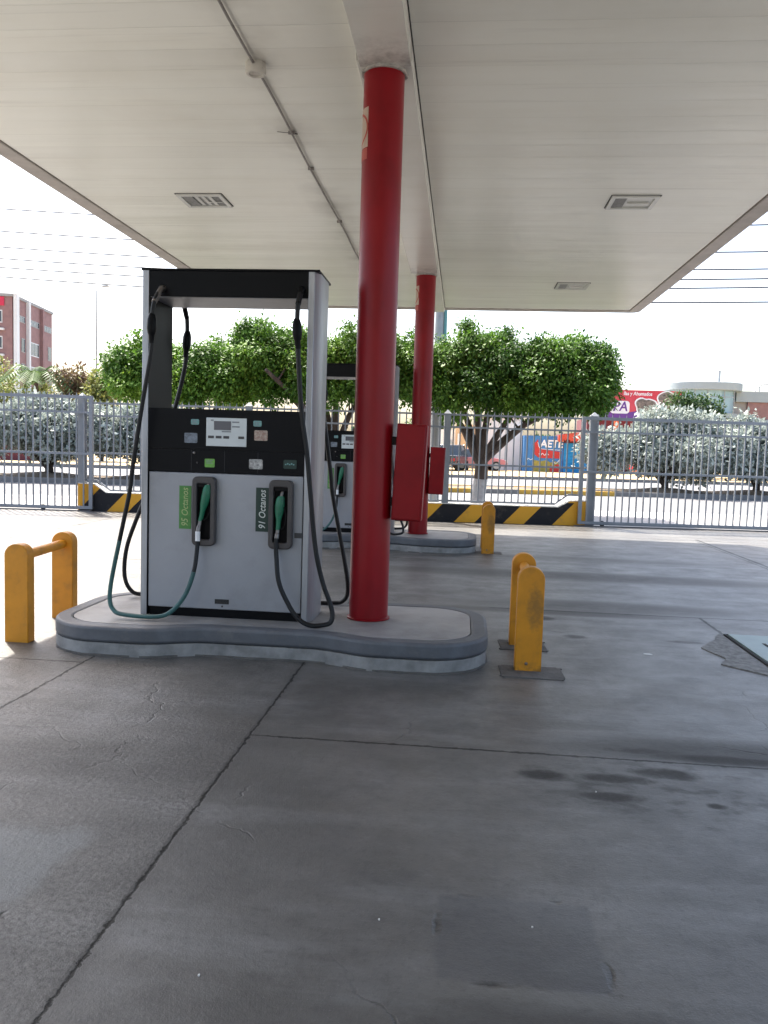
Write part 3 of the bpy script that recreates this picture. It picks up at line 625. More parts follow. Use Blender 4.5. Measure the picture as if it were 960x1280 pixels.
# ------------------------------------------------------------------ fuel dispenser (local x = X+1.645, y = Y-5.74, z = Z-0.2)
def make_dispenser(lab):
    d = empty('fuel_dispenser', (-1.645, 5.74, 0.198), 0, lab, 'fuel dispenser', 'fuel dispensers on the islands')
    fr = -0.23
    k = MB(); k.box(-0.566, 0.55, -0.205, 0.205, 0.0, 0.062, M['black']); k.build('plinth', d)
    k = MB(); k.box(-0.572, 0.548, -0.222, 0.222, 0.0625, 1.036, M['silver']); k.build('cabinet', d, bevel=0.006)
    for s, x0, x1 in ((-1, -0.632, -0.577), (1, 0.552, 0.627)):
        poly = [(x0, -0.23), (x1, -0.23), (x1, 0.23), (x0, 0.23)]
        xi, xo, xc = (x1, x0, x0 + 0.008) if s < 0 else (x0, x1, x1 - 0.032)
        poly = [(xi, -0.232), (xc, -0.232), (xo, -0.150), (xo, 0.150), (xc, 0.232), (xi, 0.232)]
        k = MB(); k.prism(poly, 0.0, 2.44, M['brushed'])
        k.mi[5] = k.m(M['black']); k.build('post', d, bevel=0.004)
    k = MB(); k.box(-0.5755, 0.5505, -0.2265, 0.2265, 1.041, 1.2, M['panel']); k.box(-0.5755, 0.5505, -0.2265, 0.2265, 1.2045, 1.485, M['panel'])
    k.box(-0.57, 0.546, -0.21, 0.21, 1.2, 1.2045, M['seam'])
    for x in (-0.26, -0.02, 0.22): k.box(x - 0.0015, x + 0.0015, -0.2272, -0.2265, 1.045, 1.197, M['seam'])
    pan = k.build('display_panel', d, bevel=0.004)
    k = MB(); k.box(-0.576, 0.551, -0.2275, 0.2275, 2.262, 2.437, M['black']); k.box(-0.575, 0.55, -0.215, 0.215, 2.2565, 2.2615, M['silver'])
    k.box(-0.634, 0.629, -0.234, 0.234, 2.4375, 2.452, M['black']); k.build('header', d, bevel=0.005)
    for sgn in (1, -1):
        def X(v): return v * sgn
        def P(x, y, z): return (x * sgn, y * sgn, z)
        def bx(b, x0, x1, y0, y1, z0, z1, m_):
            a, c = sorted((x0 * sgn, x1 * sgn)); e, f = sorted((y0 * sgn, y1 * sgn)); b.box(a, c, e, f, z0, z1, m_)
        # display
        k = MB(); bx(k, -0.153, 0.137, fr - 0.006, fr + 0.003, 1.228, 1.427, M['screen']); sc = k.build('price_display', d, bevel=0.003)
        k = MB(); bx(k, -0.096, 0.026, fr - 0.0085, fr - 0.0062, 1.342, 1.404, M['lcd']); k.build('lcd_window', sc)
        for x0, x1 in ((-0.138, -0.096), (-0.083, -0.041), (-0.028, 0.014), (0.079, 0.121)):
            k = MB(); bx(k, x0, x1, fr - 0.0085, fr - 0.0062, 1.283, 1.301, M['button']); k.build('button', sc, bevel=0.001)
        k = MB()
        for x0, x1, z in ((0.034, 0.085, 1.394), (0.034, 0.088, 1.362), (-0.04, 0.026, 1.327), (-0.12, -0.10, 1.404)):
            bx(k, x0, x1, fr - 0.0075, fr - 0.0062, z, z + 0.010, M['lcdtext'])
        k.build('lettering', sc)
        for nm, x0, x1, z0, z1, mm in (('sticker', -0.265, -0.207, 1.375, 1.413, 'teal_s'), ('sticker', -0.312, -0.218, 1.246, 1.316, 'grey_s'),
                                       ('sticker', 0.184, 0.242, 1.374, 1.414, 'teal_s'), ('sticker', 0.192, 0.286, 1.276, 1.348, 'beige_s'),
                                       ('sticker', -0.162, -0.090, 1.078, 1.138, 'green_s'), ('sticker', 0.158, 0.256, 1.076, 1.145, 'bw_s'),
                                       ('sticker', 0.404, 0.497, 1.086, 1.148, 'dark_s')):
            k = MB(); a, b_ = sorted((x0 * sgn, x1 * sgn)); poly = rrect(a, b_, z0, z1, 0.008, 3)
            k.prism(poly, sgn * (fr + 0.0015), sgn * (fr + 0.0028 - 0.0035), M[mm], 'y'); st = k.build(nm, d)
            if mm == 'dark_s':
                k = MB()
                for q in range(5): bx(k, 0.415 + q * 0.014, 0.425 + q * 0.014, fr - 0.0022, fr - 0.0008, 1.112 + 0.004 * (q % 2), 1.120 + 0.006 * (q % 2), M['teal_s'])
                k.build('lettering', st)
            if mm in ('teal_s', 'green_s'):
                k = MB()
                for q in range(3): bx(k, x0 + 0.01, x1 - 0.012 - 0.008 * (q % 2), fr - 0.0022, fr - 0.0008, z1 - 0.013 - q * 0.010, z1 - 0.009 - q * 0.010, M['lcdtext'])
                k.build('lettering', st)
        k = MB(); k.lathe([(0.009, sgn * (fr + 0.004)), (0.009, sgn * (fr - 0.003)), (0.004, sgn * (fr - 0.006))], M['chrome'], P(-0.240, 0, 1.177), 14, 'y'); k.build('lock', d)
        k = MB(); k.lathe([(0.006, sgn * (fr + 0.004)), (0.006, sgn * (fr - 0.003))], M['holster'], P(-0.218, 0, 1.108), 12, 'y'); k.build('lock', d)
        # vent slot on the lower door
        k = MB(); bx(k, -0.076, 0.026, fr + 0.004, fr + 0.0095, 0.104, 0.137, M['gap'])
        for q in range(4): bx(k, -0.070, 0.02, fr + 0.003, fr + 0.0055, 0.109 + q * 0.007, 0.111 + q * 0.007, M['holster'])
        k.build('vent_slot', d); 
        k = MB(); k.lathe([(0.007, sgn * (fr + 0.010)), (0.007, sgn * (fr + 0.004))], M['holster'], P(-0.022, 0, 0.086), 12, 'y'); k.build('lock', d)
        k = MB(); bx(k, 0.492, 0.546, fr + 0.004, fr + 0.0095, 0.60, 0.637, M['button']); k.build('maker_plate', d)
        # holsters, nozzles, hoses
        for side, hx0, hx1, hz0, hz1 in ((0, -0.236, -0.070, 0.523, 1.012), (1, 0.314, 0.482, 0.523, 1.006)):
            yf, yb = sgn * (fr - 0.050), sgn * (fr + 0.009)
            out = rrect(min(hx0 * sgn, hx1 * sgn), max(hx0 * sgn, hx1 * sgn), hz0, hz1, 0.035)
            cx = (hx0 + hx1) / 2 * sgn; cz = (hz0 + hz1) / 2
            inn = rrect(min(hx0 * sgn, hx1 * sgn) + 0.034, max(hx0 * sgn, hx1 * sgn) - 0.034, hz0 + 0.045, hz1 - 0.05, 0.014)
            k = MB(); k.ring(out, inn, min(yf, yb), max(yf, yb), M['holster'], 'y'); hol = k.build('nozzle_holster', d, bevel=0.008)
            k = MB(); k.prism(inn, sgn * (fr + 0.007), sgn * (fr - 0.004), M['holsterin'], 'y'); k.build('recess', hol)
            k = MB(); bx(k, hx0 + 0.037, hx1 - 0.037, fr - 0.040, fr - 0.005, hz1 - 0.075, hz1 - 0.052, M['holsterin']); k.build('hood', hol)
            # nozzle profile, from spout to swivel (x, z), leaning slightly to the left at the bottom
            if side == 0: pts = [(-0.126, 0.955), (-0.130, 0.93), (-0.139, 0.87), (-0.149, 0.82), (-0.160, 0.775), (-0.168, 0.735), (-0.178, 0.70), (-0.186, 0.655)]
            else: pts = [(0.400, 0.895), (0.396, 0.875), (0.391, 0.830), (0.388, 0.775), (0.386, 0.730), (0.384, 0.69), (0.382, 0.66), (0.379, 0.630)]
            yn = fr - 0.034
            nz = empty('nozzle'); nz.parent = d
            rad = [(0.020, 0.016), (0.030, 0.024), (0.034, 0.028), (0.030, 0.025), (0.019, 0.018), (0.017, 0.017), (0.017, 0.017)]
            k = MB(); vs = []; fs = []; nn = 12
            body = pts[0:7]
            if side == 0: 
                body = [(x, z) for x, z in body]
            for (px, pz), (ra, rb) in zip(body, rad):
                for q in range(nn):
                    t = 2 * math.pi * q / nn; vs.append(P(px + ra * math.cos(t), yn + rb * math.sin(t), pz))
            for i in range(len(body) - 1):
                for q in range(nn): fs.append((i * nn + q, i * nn + (q + 1) % nn, (i + 1) * nn + (q + 1) % nn, (i + 1) * nn + q))
            fs += [tuple(range(nn)), tuple(range((len(body) - 1) * nn, len(body) * nn))]
            k.add(vs, fs, M['green']); k.build('grip_cover', nz)
            k = MB(); k.tube(spline([P(pts[0][0], yn, pts[0][1] - 0.01), P(pts[0][0] + 0.006, yn + 0.004, pts[0][1] + 0.02), P(pts[0][0] + 0.010, yn + 0.02, pts[0][1] + 0.045)], 5), 0.0115, M['chrome'], 10); k.build('spout', nz)
            k = MB(); lev = [P(pts[2][0] + 0.032, yn - 0.004, pts[2][1] - 0.01), P(pts[3][0] + 0.050, yn - 0.006, pts[3][1] - 0.02), P(pts[5][0] + 0.042, yn - 0.006, pts[5][1] - 0.01), P(pts[6][0] + 0.012, yn - 0.004, pts[6][1])]
            k.tube(spline(lev, 6), 0.0055, M['holsterin'], 8); k.build('lever', nz)
            k = MB(); k.tube(spline([P(pts[6][0], yn, pts[6][1] + 0.004), P(pts[6][0] - 0.002, yn - 0.004, pts[6][1] - 0.02), P(pts[7][0], yn - 0.012, pts[7][1] - 0.01), P(pts[7][0] - 0.002, yn - 0.018, pts[7][1] - 0.035)], 5), [0.014] * 8 + [0.0165] * 8, M['chrome'], 10); k.build('swivel', nz)
            if side == 0:
                k = MB(); k.tube([P(pts[7][0] - 0.002, yn - 0.018, pts[7][1] - 0.03 - 0.048 * 0.0), P(pts[7][0] - 0.001, yn - 0.024, pts[7][1] - 0.098)], 0.0178, M['white'], 12); k.build('white_collar', nz)
            # hose
            ys = fr - 0.11; ex, ez = pts[7][0] - 0.002, pts[7][1] - 0.03
            if side == 0:
                hp = [P(-0.478, fr + 0.01, 2.315), P(-0.478, fr - 0.045, 2.295), P(-0.497, ys, 2.20), P(-0.512, ys, 2.05), P(-0.514, ys, 1.877), P(-0.578, ys, 1.492), P(-0.642, ys, 1.07), P(-0.665, ys, 0.882), P(-0.735, ys, 0.545), P(-0.792, ys, 0.262)]
                hp2 = [P(-0.800, ys - 0.01, 0.12), P(-0.762, ys - 0.03, 0.052), P(-0.69, ys - 0.05, 0.030), P(-0.493, ys - 0.06, 0.024), P(-0.359, ys - 0.05, 0.051), P(-0.255, ys - 0.02, 0.17), P(-0.195, ys, 0.345)]
                hp3 = [P(ex + 0.0, yn - 0.03, 0.50), P(ex, yn - 0.022, ez - 0.04), P(ex, yn - 0.018, ez)]
            else:
                hp = [P(0.509, fr + 0.01, 2.32), P(0.509, fr - 0.04, 2.30), P(0.505, ys, 2.20), P(0.503, ys, 2.03), P(0.516, ys, 1.835), P(0.545, ys, 1.49), P(0.590, ys, 1.20), P(0.618, ys, 0.95), P(0.650, ys, 0.66), P(0.678, ys, 0.48)]
                hp2 = [P(0.726, ys, 0.30), P(0.790, ys - 0.01, 0.135), P(0.790, ys - 0.03, 0.048), P(0.72, ys - 0.05, 0.024), P(0.635, ys - 0.05, 0.024), P(0.56, ys - 0.04, 0.065), P(0.49, ys - 0.02, 0.15), P(0.415, ys - 0.005, 0.30)]
                hp3 = [P(0.383, yn - 0.035, 0.47), P(ex, yn - 0.025, ez - 0.06), P(ex, yn - 0.018, ez)]
            if sgn < 0 and side == 1:
                hp = hp[:5] + [P(0.584, ys, 1.54), P(0.70, ys, 1.15), P(0.80, ys, 0.86), P(0.885, ys, 0.66), P(0.975, ys, 0.40)]
                hp2 = [P(0.995, ys - 0.01, 0.17), P(0.94, ys - 0.03, 0.045), P(0.84, ys - 0.05, 0.022), P(0.68, ys - 0.05, 0.024), P(0.56, ys - 0.04, 0.065), P(0.49, ys - 0.02, 0.15), P(0.415, ys - 0.005, 0.30)]
            full = spline(hp + hp2 + hp3, 8); nsplit = (len(hp) - (2 if side == 0 else 0)) * 8
            k = MB()
            if side == 0 and sgn > 0:
                e = (len(hp) + len(hp2) - 1) * 8
                k.tube(full[:nsplit + 1], 0.0155, M['hose'], 10); k.tube(full[nsplit:e + 1], 0.0157, M['hosegreen'], 10); k.tube(full[e:], 0.0155, M['hose'], 10)
            else: k.tube(full, 0.0165, M['hose'], 10)
            hs = k.build('hose', d)
            k = MB(); a = Vector(hp[3]); b_ = Vector(hp[4]); dd = (b_ - a).normalized()
            k.tube([a + dd * q for q in (-0.075, -0.055, -0.03, 0.03, 0.06, 0.075, 0.13)], [0.018, 0.026, 0.032, 0.034, 0.028, 0.021, 0.0185], M['black'], 12); k.build('breakaway_coupling', hs)
            k = MB(); k.tube(spline([hp[0], hp[1], hp[2]], 6), [0.024] * 5 + [0.019] * 8, M['chrome'] if side == 0 else M['black'], 12); k.build('outlet_elbow', hs)
        # octane labels, reading upwards
        for (x0, x1, z0, z1, mm, tm, tx) in ((-0.346, -0.258, 0.634, 0.941, 'label95', 'txt95', '95 Octanos'), (0.211, 0.309, 0.636, 0.947, 'label91', 'txt91', '91 Octanos')):
            k = MB(); bx(k, x0, x1, fr + 0.004, fr + 0.0095, z0, z1, M[mm]); lb = k.build('octane_label', d)
            lb['label'] = 'light green 95 octane label' if mm == 'label95' else 'dark green 91 octane label'
            text_mesh('lettering', tx, 0.068, M[tm], lb, ((x0 + x1) / 2 * sgn, (fr + 0.0035) * sgn, (z0 + z1) / 2), (R(90), R(-90), 0) if sgn > 0 else (R(90), R(-90), R(180)), 0.22, 0.0006, sx=0.86, bold=0.0006)
    return d
dis1 = make_dispenser('near tall silver and black fuel dispenser with 95 and 91 octane nozzles')
dis2 = copy_tree(dis1); dis2.location = (-1.60, 11.80, 0.198); tag(dis2, 'farther fuel dispenser half hidden behind the front dispenser and column')

# ------------------------------------------------------------------ yellow guards
def scuffed_yellow():
    m = M['yellow'].copy(); m.name = 'scuffed_yellow_paint'; g = G(m); b = g.N['Principled BSDF']
    v, x, y, z = g.obj(); src = b.inputs['Base Color'].links[0].from_socket
    n = g.noise(v, 22, 6, 0.75)
    dx = g.math('DIVIDE', g.math('SUBTRACT', x, 0.035), 0.055); dz = g.math('DIVIDE', g.math('SUBTRACT', z, 0.43), 0.14)
    d = g.math('ADD', g.math('MULTIPLY', dx, dx), g.math('MULTIPLY', dz, dz))
    f = g.rng(g.math('ADD', d, g.math('MULTIPLY', g.math('SUBTRACT', n, 0.5), 4.0)), 0.0, 1.5, 0.6, 0.0)
    foot = g.math('MULTIPLY', g.rng(z, 0.0, 0.09, 0.7, 0.0), g.rng(n, 0.42, 0.6))
    c = g.mix(g.math('MAXIMUM', f, foot), src, (0.13, 0.085, 0.03, 1)); g.put(b.inputs['Base Color'], c); return m
M['yellowscuff'] = scuffed_yellow()
def make_guard(lab, y1, dx):
    g = empty('pump_guard', (0.487, 5.28, 0), 0, lab, 'guard rail', 'yellow post guards at the island ends')
    wd, th, h = 0.0875, 0.045, 0.70
    for (px, py) in ((0, 0.045), (dx, y1)):
        poly = [(px - wd, -0.02), (px + wd, -0.02)] + [(px + wd * math.cos(a), h - wd * 0.92 + wd * 0.92 * math.sin(a)) for a in np.linspace(0, math.pi, 17)]
        k = MB(); k.prism(poly, py - th, py + th, M['yellowscuff'] if py < 0.1 and 'right' in lab else M['yellow'], 'y'); p = k.build('post', g, bevel=0.006)
        if lab.startswith('yellow guard rail right') and py < 0.1:
            k = MB(); k.lathe([(0.011, -0.003), (0.009, -0.0075), (0.004, -0.009)], M['chrome'], (px - 0.012, 0.0, 0.055), 12, 'y'); k.build('bolt_head', p)
    k = MB(); k.tube([(0, 0.05, 0.605), (dx, y1 - 0.02, 0.605)], 0.036, M['yellow'], 16); k.build('crossbar', g)
    return g
gR = make_guard('yellow guard rail right of the near island, with a scuffed front post', 0.75, 0.005)
gF = copy_tree(gR); gF.location = (0.41, 11.36, 0); tag(gF, 'yellow guard rail at the far island before the striped wall')
gL = make_guard('yellow guard rail left of the near island, standing in sunlight', 0.84, -0.075); gL.location = (-3.085, 5.29, 0)
# ------------------------------------------------------------------ steel tank cover
tc_ = empty('tank_cover', (2.2, 5.62, 0.0), 0, 'pale green steel cover plate let into the concrete at the right edge', 'cover')
k = MB(); k.ring([(-0.0, 0), (1.14, 0), (1.14, 1.12), (-0.0, 1.12)], [(0.018, 0.018), (1.122, 0.018), (1.122, 1.102), (0.018, 1.102)], -0.01, 0.012, M['gap']); k.build('frame', tc_)
k = MB(); k.box(0.026, 1.114, 0.026, 1.094, -0.01, 0.018, M['covergreen']); pl = k.build('plate', tc_, bevel=0.003)
k = MB(); k.box(0.19, 0.215, 0.66, 0.80, 0.0185, 0.020, M['gap']); k.build('lifting_slot', pl)

# ------------------------------------------------------------------ fence, wall, gates  (built along local x, yawed by the fence angle)
def pickets(b, x0, x1, z0f, z1, step, material, tip=True, w=0.0125):
    n = max(1, int(round((x1 - x0) / step)))
    for i in range(1, n):
        x = x0 + (x1 - x0) * i / n; z0 = z0f(x) if callable(z0f) else z0f
        b.box(x - w, x + w, -w, w, z0, z1, material)
        if tip: b.add([(x - w, -w, z1), (x + w, -w, z1), (x + w, w, z1), (x - w, w, z1), (x, 0, z1 + 0.10)], [(0, 1, 4), (1, 2, 4), (2, 3, 4), (3, 0, 4)], material)
LX0, LX1 = -7.66, 2.52; cosA = math.cos(FA)
def along(x): return (x - LX0) / cosA
LEN = along(LX1)
wl = empty('barrier_wall', (LX0, fy(LX0), 0), FA, 'low yellow and black striped concrete wall below the middle fence', 'wall')
prof = [(0, 0), (LEN, 0), (LEN, 0.50), (LEN - 0.32, 0.49), (LEN - 0.56, 0.36), (0.56, 0.375), (0.32, 0.54), (0, 0.55)]
k = MB(); k.prism(prof, -0.09, 0.09, M['stripes'], 'y')
k.mi = [0] * len(k.mi); wb = k.m(M['wallback'])
body = k.build('striped_body', wl, bevel=0.006)
cap = MB()
tops = [(LEN, 0.50), (LEN - 0.32, 0.49), (LEN - 0.56, 0.36), (0.56, 0.375), (0.32, 0.54), (0, 0.55)]
for (a0, c0), (a1, c1) in zip(tops[:-1], tops[1:]): cap.prism([(a0, c0 + 0.001), (a1, c1 + 0.001), (a1, c1 + 0.016), (a0, c0 + 0.016)], -0.085, 0.085, M['wallback'], 'y')
cap.build('pale_coping', wl)
fn = empty('metal_fence', (LX0, fy(LX0), 0), FA, 'long grey spiked picket fence section standing on the striped wall', 'fence')
k = MB()
for z, x0, x1 in ((2.165, 0, LEN), (1.915, 0, LEN), (1.17, 0, LEN), (0.425, 0.62, LEN - 0.62)): k.box(x0, x1, -0.02, 0.02, z - 0.018, z + 0.018, M['fence'])
for sx, e in ((1, 0.0), (-1, LEN)):
    k.box(min(e + sx * .05, e + sx * .36), max(e + sx * .05, e + sx * .36), -0.02, 0.02, 0.60, 0.636, M['fence'])
    k.tube([(e + sx * .36, 0, 0.618), (e + sx * .62, 0, 0.425)], 0.018, M['fence'], 6)
k.build('rails', fn)
def zb(x):
    e = min(x, LEN - x); return 0.62 if e < 0.36 else (0.44 + (0.62 - e) / 0.26 * 0.18 if e < 0.62 else 0.43)
k = MB(); pickets(k, 0.0, LEN, zb, 2.165, 0.137, M['fence']); tag(k.build('pickets', fn), kind='stuff')
def post(parent, x, w=0.065, h=2.24, z0=0.36, y=0.0):
    k = MB(); k.box(x - w, x + w, y - w, y + w, z0, h, M['fence'])
    k.add([(x - w - .01, y - w - .01, h), (x + w + .01, y - w - .01, h), (x + w + .01, y + w + .01, h), (x - w - .01, y + w + .01, h), (x, y, h + 0.085)], [(3, 2, 1, 0), (0, 1, 4), (1, 2, 4), (2, 3, 4), (3, 0, 4)], M['fence'])
    k.build('fence_post', parent, smooth=0)
post(fn, along(-7.60), 0.07, 2.28, 0.0); post(fn, along(-4.29), 0.065, 2.2, 0.38); post(fn, along(-0.32), 0.065, 2.18, 0.36)
post(fn, LEN + 0.105, 0.075, 2.22, 0.0)
def gate(name, lab, x0, x1, endx, top, r2, r3, wheels):
    g = empty(name, (x0, fy(x0) - 0.16, 0), FA, lab, 'gate', 'grey sliding gates in the fence')
    Lg = (x1 - x0) / cosA
    k = MB()
    for z, h in ((top, 0.03), (r2, 0.02), (r3, 0.022), (0.075, 0.03)): k.box(0, Lg, -0.025, 0.025, z - h, z + h, M['fence'])
    for x in (0.03, Lg - 0.03): k.box(x - 0.035, x + 0.035, -0.026, 0.026, 0.046, top + 0.03, M['fence'])
    k.build('gate_frame', g, smooth=0)
    k = MB(); pickets(k, 0.03, Lg - 0.03, 0.075, top, 0.142, M['fence']); k.build('pickets', g)
    for x in wheels:
        k = MB(); k.lathe([(0.05, -0.02), (0.055, -0.012), (0.04, 0), (0.055, 0.012), (0.05, 0.02)], M['tyre'], ((x - x0) / cosA, 0, 0.066), 20, 'y'); k.build('gate_wheel', g)
    return g
gate('sliding_gate', 'grey picket sliding gate at the right, with a dark wheel near its end', 2.37, 10.6, 0, 2.17, 1.90, 1.10, (2.86, 8.0))
gate('sliding_gate', 'grey picket sliding gate at the left, before the silvery shrubs', -15.2, -7.33, 0, 2.27, 1.97, 1.15, (-8.3, -13.0))

# ------------------------------------------------------------------ foliage
def leaf_mesh(name, lobes, n_sprigs, per, ll, lw, material, parent=None, droop=0.5, spread=0.16, shell=0.55, loc=None, seed=1, tintlo=0.0, clump=0.0):
    g = np.random.default_rng(seed)
    vol = np.array([l[3] * l[4] * l[5] for l in lobes]) ** 0.60; pr = vol / vol.sum()
    idx = g.choice(len(lobes), n_sprigs, p=pr); Lb = np.array(lobes)[idx]
    d = g.normal(size=(n_sprigs, 3)); d /= np.linalg.norm(d, axis=1)[:, None]
    rad = shell + (1.06 - shell) * g.random(n_sprigs) ** 0.6
    ctr = Lb[:, :3] + d * Lb[:, 3:6] * rad[:, None]
    outw = d.copy()
    c = np.repeat(ctr, per, 0); o = np.repeat(outw, per, 0); n = len(c)
    c = c + g.normal(size=(n, 3)) * spread * np.array([1, 1, 0.8])
    ax = o * 0.7 + g.normal(size=(n, 3)) * 0.7; ax[:, 2] -= droop; ax /= np.linalg.norm(ax, axis=1)[:, None]
    nr = o * 0.6 + np.array([0, 0, 0.5]) + g.normal(size=(n, 3)) * 0.36
    si = np.cross(ax, nr); si /= np.linalg.norm(si, axis=1)[:, None] + 1e-9; nn = np.cross(si, ax)
    s = (0.5 + 1.0 * g.random(n))[:, None]
    a = c; b = c + ax * ll * s; m1 = c + ax * ll * 0.45 * s + si * lw * s - nn * ll * 0.08; m2 = c + ax * ll * 0.45 * s - si * lw * s - nn * ll * 0.08
    V = np.stack([a, m1, b, m2], 1).reshape(-1, 3)
    me = bpy.data.meshes.new(name); me.vertices.add(4 * n); me.vertices.foreach_set('co', V.astype(np.float32).ravel())
    me.loops.add(4 * n); me.loops.foreach_set('vertex_index', np.arange(4 * n, dtype=np.int32))
    me.polygons.add(n); me.polygons.foreach_set('loop_start', np.arange(0, 4 * n, 4, dtype=np.int32))
    me.update(calc_edges=True); me.validate()
    lt = g.random(len(lobes)) ** 1.6; rad_l = np.array([max(l[3:6]) for l in lobes]); lt = lt * np.where(rad_l < 0.6, 1.0, 0.1)
    ts = np.clip(np.repeat(g.random(n_sprigs) ** 1.3, per) * (0.75 - 0.40 * clump) + clump * 0.75 * np.repeat(lt[idx], per) + g.random(n) * (0.35 - 0.28 * clump) - 0.05 + tintlo, 0, 1)
    at = me.attributes.new('tint', 'FLOAT', 'FACE'); at.data.foreach_set('value', ts.astype(np.float32))
    me.materials.append(material)
    ob = bpy.data.objects.new(name, me); COL.objects.link(ob)
    if parent: ob.parent = parent
    if loc: ob.location = loc
    return ob

def limbs(b, base, tops, r, material, seed=0, sub=True, lime=None, fork=1.2):
    g = random.Random(seed)
    if lime: 
        b.tube(spline([(base[0] - 0.03, base[1], 0.0), (base[0], base[1], lime * 0.5), (base[0] + 0.04, base[1], lime)], 5), [r * 1.25, r * 1.18] + [r * 1.12] * 9, M['lime'], 12)
    z0 = lime or 0.0
    trunk = spline([(base[0] + (0.04 if lime else 0), base[1], z0), (base[0] + 0.05, base[1], (z0 + fork) / 2), (base[0] + 0.03, base[1], fork)], 5)
    b.tube(trunk, [r * 1.12 - 0.02 * i / len(trunk) for i in range(len(trunk))], material, 12)
    for t in tops:
        mid = Vector(((base[0] * 0.55 + t[0] * 0.45) + g.uniform(-.12, .12), (base[1] * 0.55 + t[1] * 0.45) + g.uniform(-.12, .12), fork + (t[2] - fork) * g.uniform(.48, .6)))
        p = spline([(base[0], base[1], fork - 0.12), mid, t], 7); m_ = len(p)
        b.tube(p, [r * 0.66 * (1 - 0.66 * i / m_) for i in range(m_)], material, 9)
        if sub:
            for q in range(4):
                i = g.randrange(m_ // 2, m_ - 1); e = p[i] + Vector((g.uniform(-.6, .6), g.uniform(-.6, .6), g.uniform(.25, .8)))
                b.tube(spline([p[i], (p[i] + e) / 2 + Vector((0, 0, 0.05)), e], 4), [0.028, 0.026, 0.024, 0.022, 0.02, 0.018, 0.015, 0.012, 0.009], material, 6)

def ficus(lab, base, lobes, tops, seed, n=5200, lime=None, tint=0.0):
    t = empty('ficus_tree', (0, 0, 0), 0, lab, 'tree', 'clipped ficus trees outside the fence')
    t.location = (base[0], base[1], 0)
    lb = [(x - base[0], y - base[1], z, a, b_, c) for x, y, z, a, b_, c in lobes]
    k = MB(); limbs(k, (0, 0), [(x - base[0], y - base[1], z) for x, y, z in tops], 0.15, M['bark'], seed, True, lime, 1.25); k.build('trunk', t)
    leaf_mesh('crown', lb, int(n * 1.9), 10, 0.085, 0.022, M['ficus'], t, 0.75, 0.10, 0.5, seed=seed, tintlo=tint, clump=0.8)
    return t
def lobes_row(x0, x1, y, ztop, zbot, n, seed, ry_=1.3, bumps=0.2):
    g = random.Random(seed); out = []; tops = []
    m_ = n + 1
    for i in range(m_):                                      # rounded vertical billows side by side, dark hollows between
        x = x0 + 0.38 + (x1 - x0 - 0.76) * i / (m_ - 1) + g.uniform(-.06, .06)
        zt = ztop + g.uniform(-bumps, bumps) - (0.05 if i in (0, m_ - 1) else 0); tops.append((x, zt))
        out.append((x, y + 0.25, (zt - 0.2 + zbot + 0.15) / 2, 0.42, 1.25, (zt - zbot) / 2 - 0.22))       # inner mass
        for r in range(4):
            f = (r + g.uniform(.15, .85)) / 4; zz = zbot + 0.22 + (zt - 0.3 - zbot - 0.22) * f
            out.append((x + g.uniform(-.22, .22), y - 1.0 + g.uniform(-.22, .3) + 0.25 * f, zz, g.uniform(.30, .46), g.uniform(.3, .45), g.uniform(.26, .42)))
        for yy in (-0.55, 0.3, 1.1): out.append((x + g.uniform(-.15, .15), y + yy, zt - 0.3 + g.uniform(-.14, .1), g.uniform(.32, .46), g.uniform(.38, .5), g.uniform(.24, .34)))
        if i in (0, m_ - 1):
            sgn = -1 if i == 0 else 1
            for r in range(5): out.append((x + sgn * g.uniform(.1, .22), y + g.uniform(-.8, 1.0), zbot + 0.25 + (zt - zbot - 0.5) * (r + .5) / 5, .34, .4, .32))
    for q in range(5 * n):                                   # single shoots breaking the outline
        x = g.uniform(x0 + .1, x1 - .1); zt = min(tops, key=lambda t: abs(t[0] - x))[1]
        r_ = g.uniform(.09, .19)
        if q % 3: out.append((x, y + g.uniform(-1.1, .7), zt + g.uniform(-.12, .10), r_, r_, r_ * 1.4))
        else: out.append((x, y - 1.2 + g.uniform(-.2, .1), zbot + g.uniform(-.1, .5), r_, r_, r_ * 1.6))
    return out
Yt = 19.3
lC = lobes_row(-0.70, 3.28, Yt, 3.98, 2.40, 6, 3) + [(0.02, Yt - 0.4, 4.12, 0.20, 0.25, 0.32), (0.0, Yt - 0.4, 4.3, 0.12, 0.15, 0.16), (1.7, Yt - 1.1, 2.55, 0.5, 0.4, 0.25), (2.1, Yt - 1.1, 2.45, 0.3, 0.3, 0.22)]
ficus('ficus tree with lime-washed forked trunk beside the far yellow guard', (0.42, Yt, 0), lC,
      [(-0.75, Yt - .2, 2.75), (-0.35, Yt + .3, 3.0), (0.10, Yt - .1, 3.2), (0.55, Yt, 3.5), (1.5, Yt + .2, 2.75), (2.3, Yt - .1, 2.55), (1.9, Yt + .3, 2.45)], 11, 6000, 0.78, -0.08)
lB = lobes_row(-5.4, -0.8, Yt, 4.05, 2.5, 6, 5) + [(-5.0, Yt - .4, 4.1, .45, .4, .28)]
ficus('ficus tree seen through the dispenser frame, with a bare leaning limb', (-3.1, Yt, 0), lB,
      [(-4.45, 17.75, 3.12), (-5.0, Yt - .3, 3.2), (-4.0, Yt + .4, 3.3), (-3.0, Yt, 3.5), (-2.2, Yt + .3, 3.1), (-1.4, Yt - .3, 3.0)], 12, 6000, 0.78, 0.06)
lA = lobes_row(-8.25, -5.2, Yt, 3.62, 2.45, 5, 8) + [(-8.2, Yt - .2, 2.9, .4, .7, .4)]
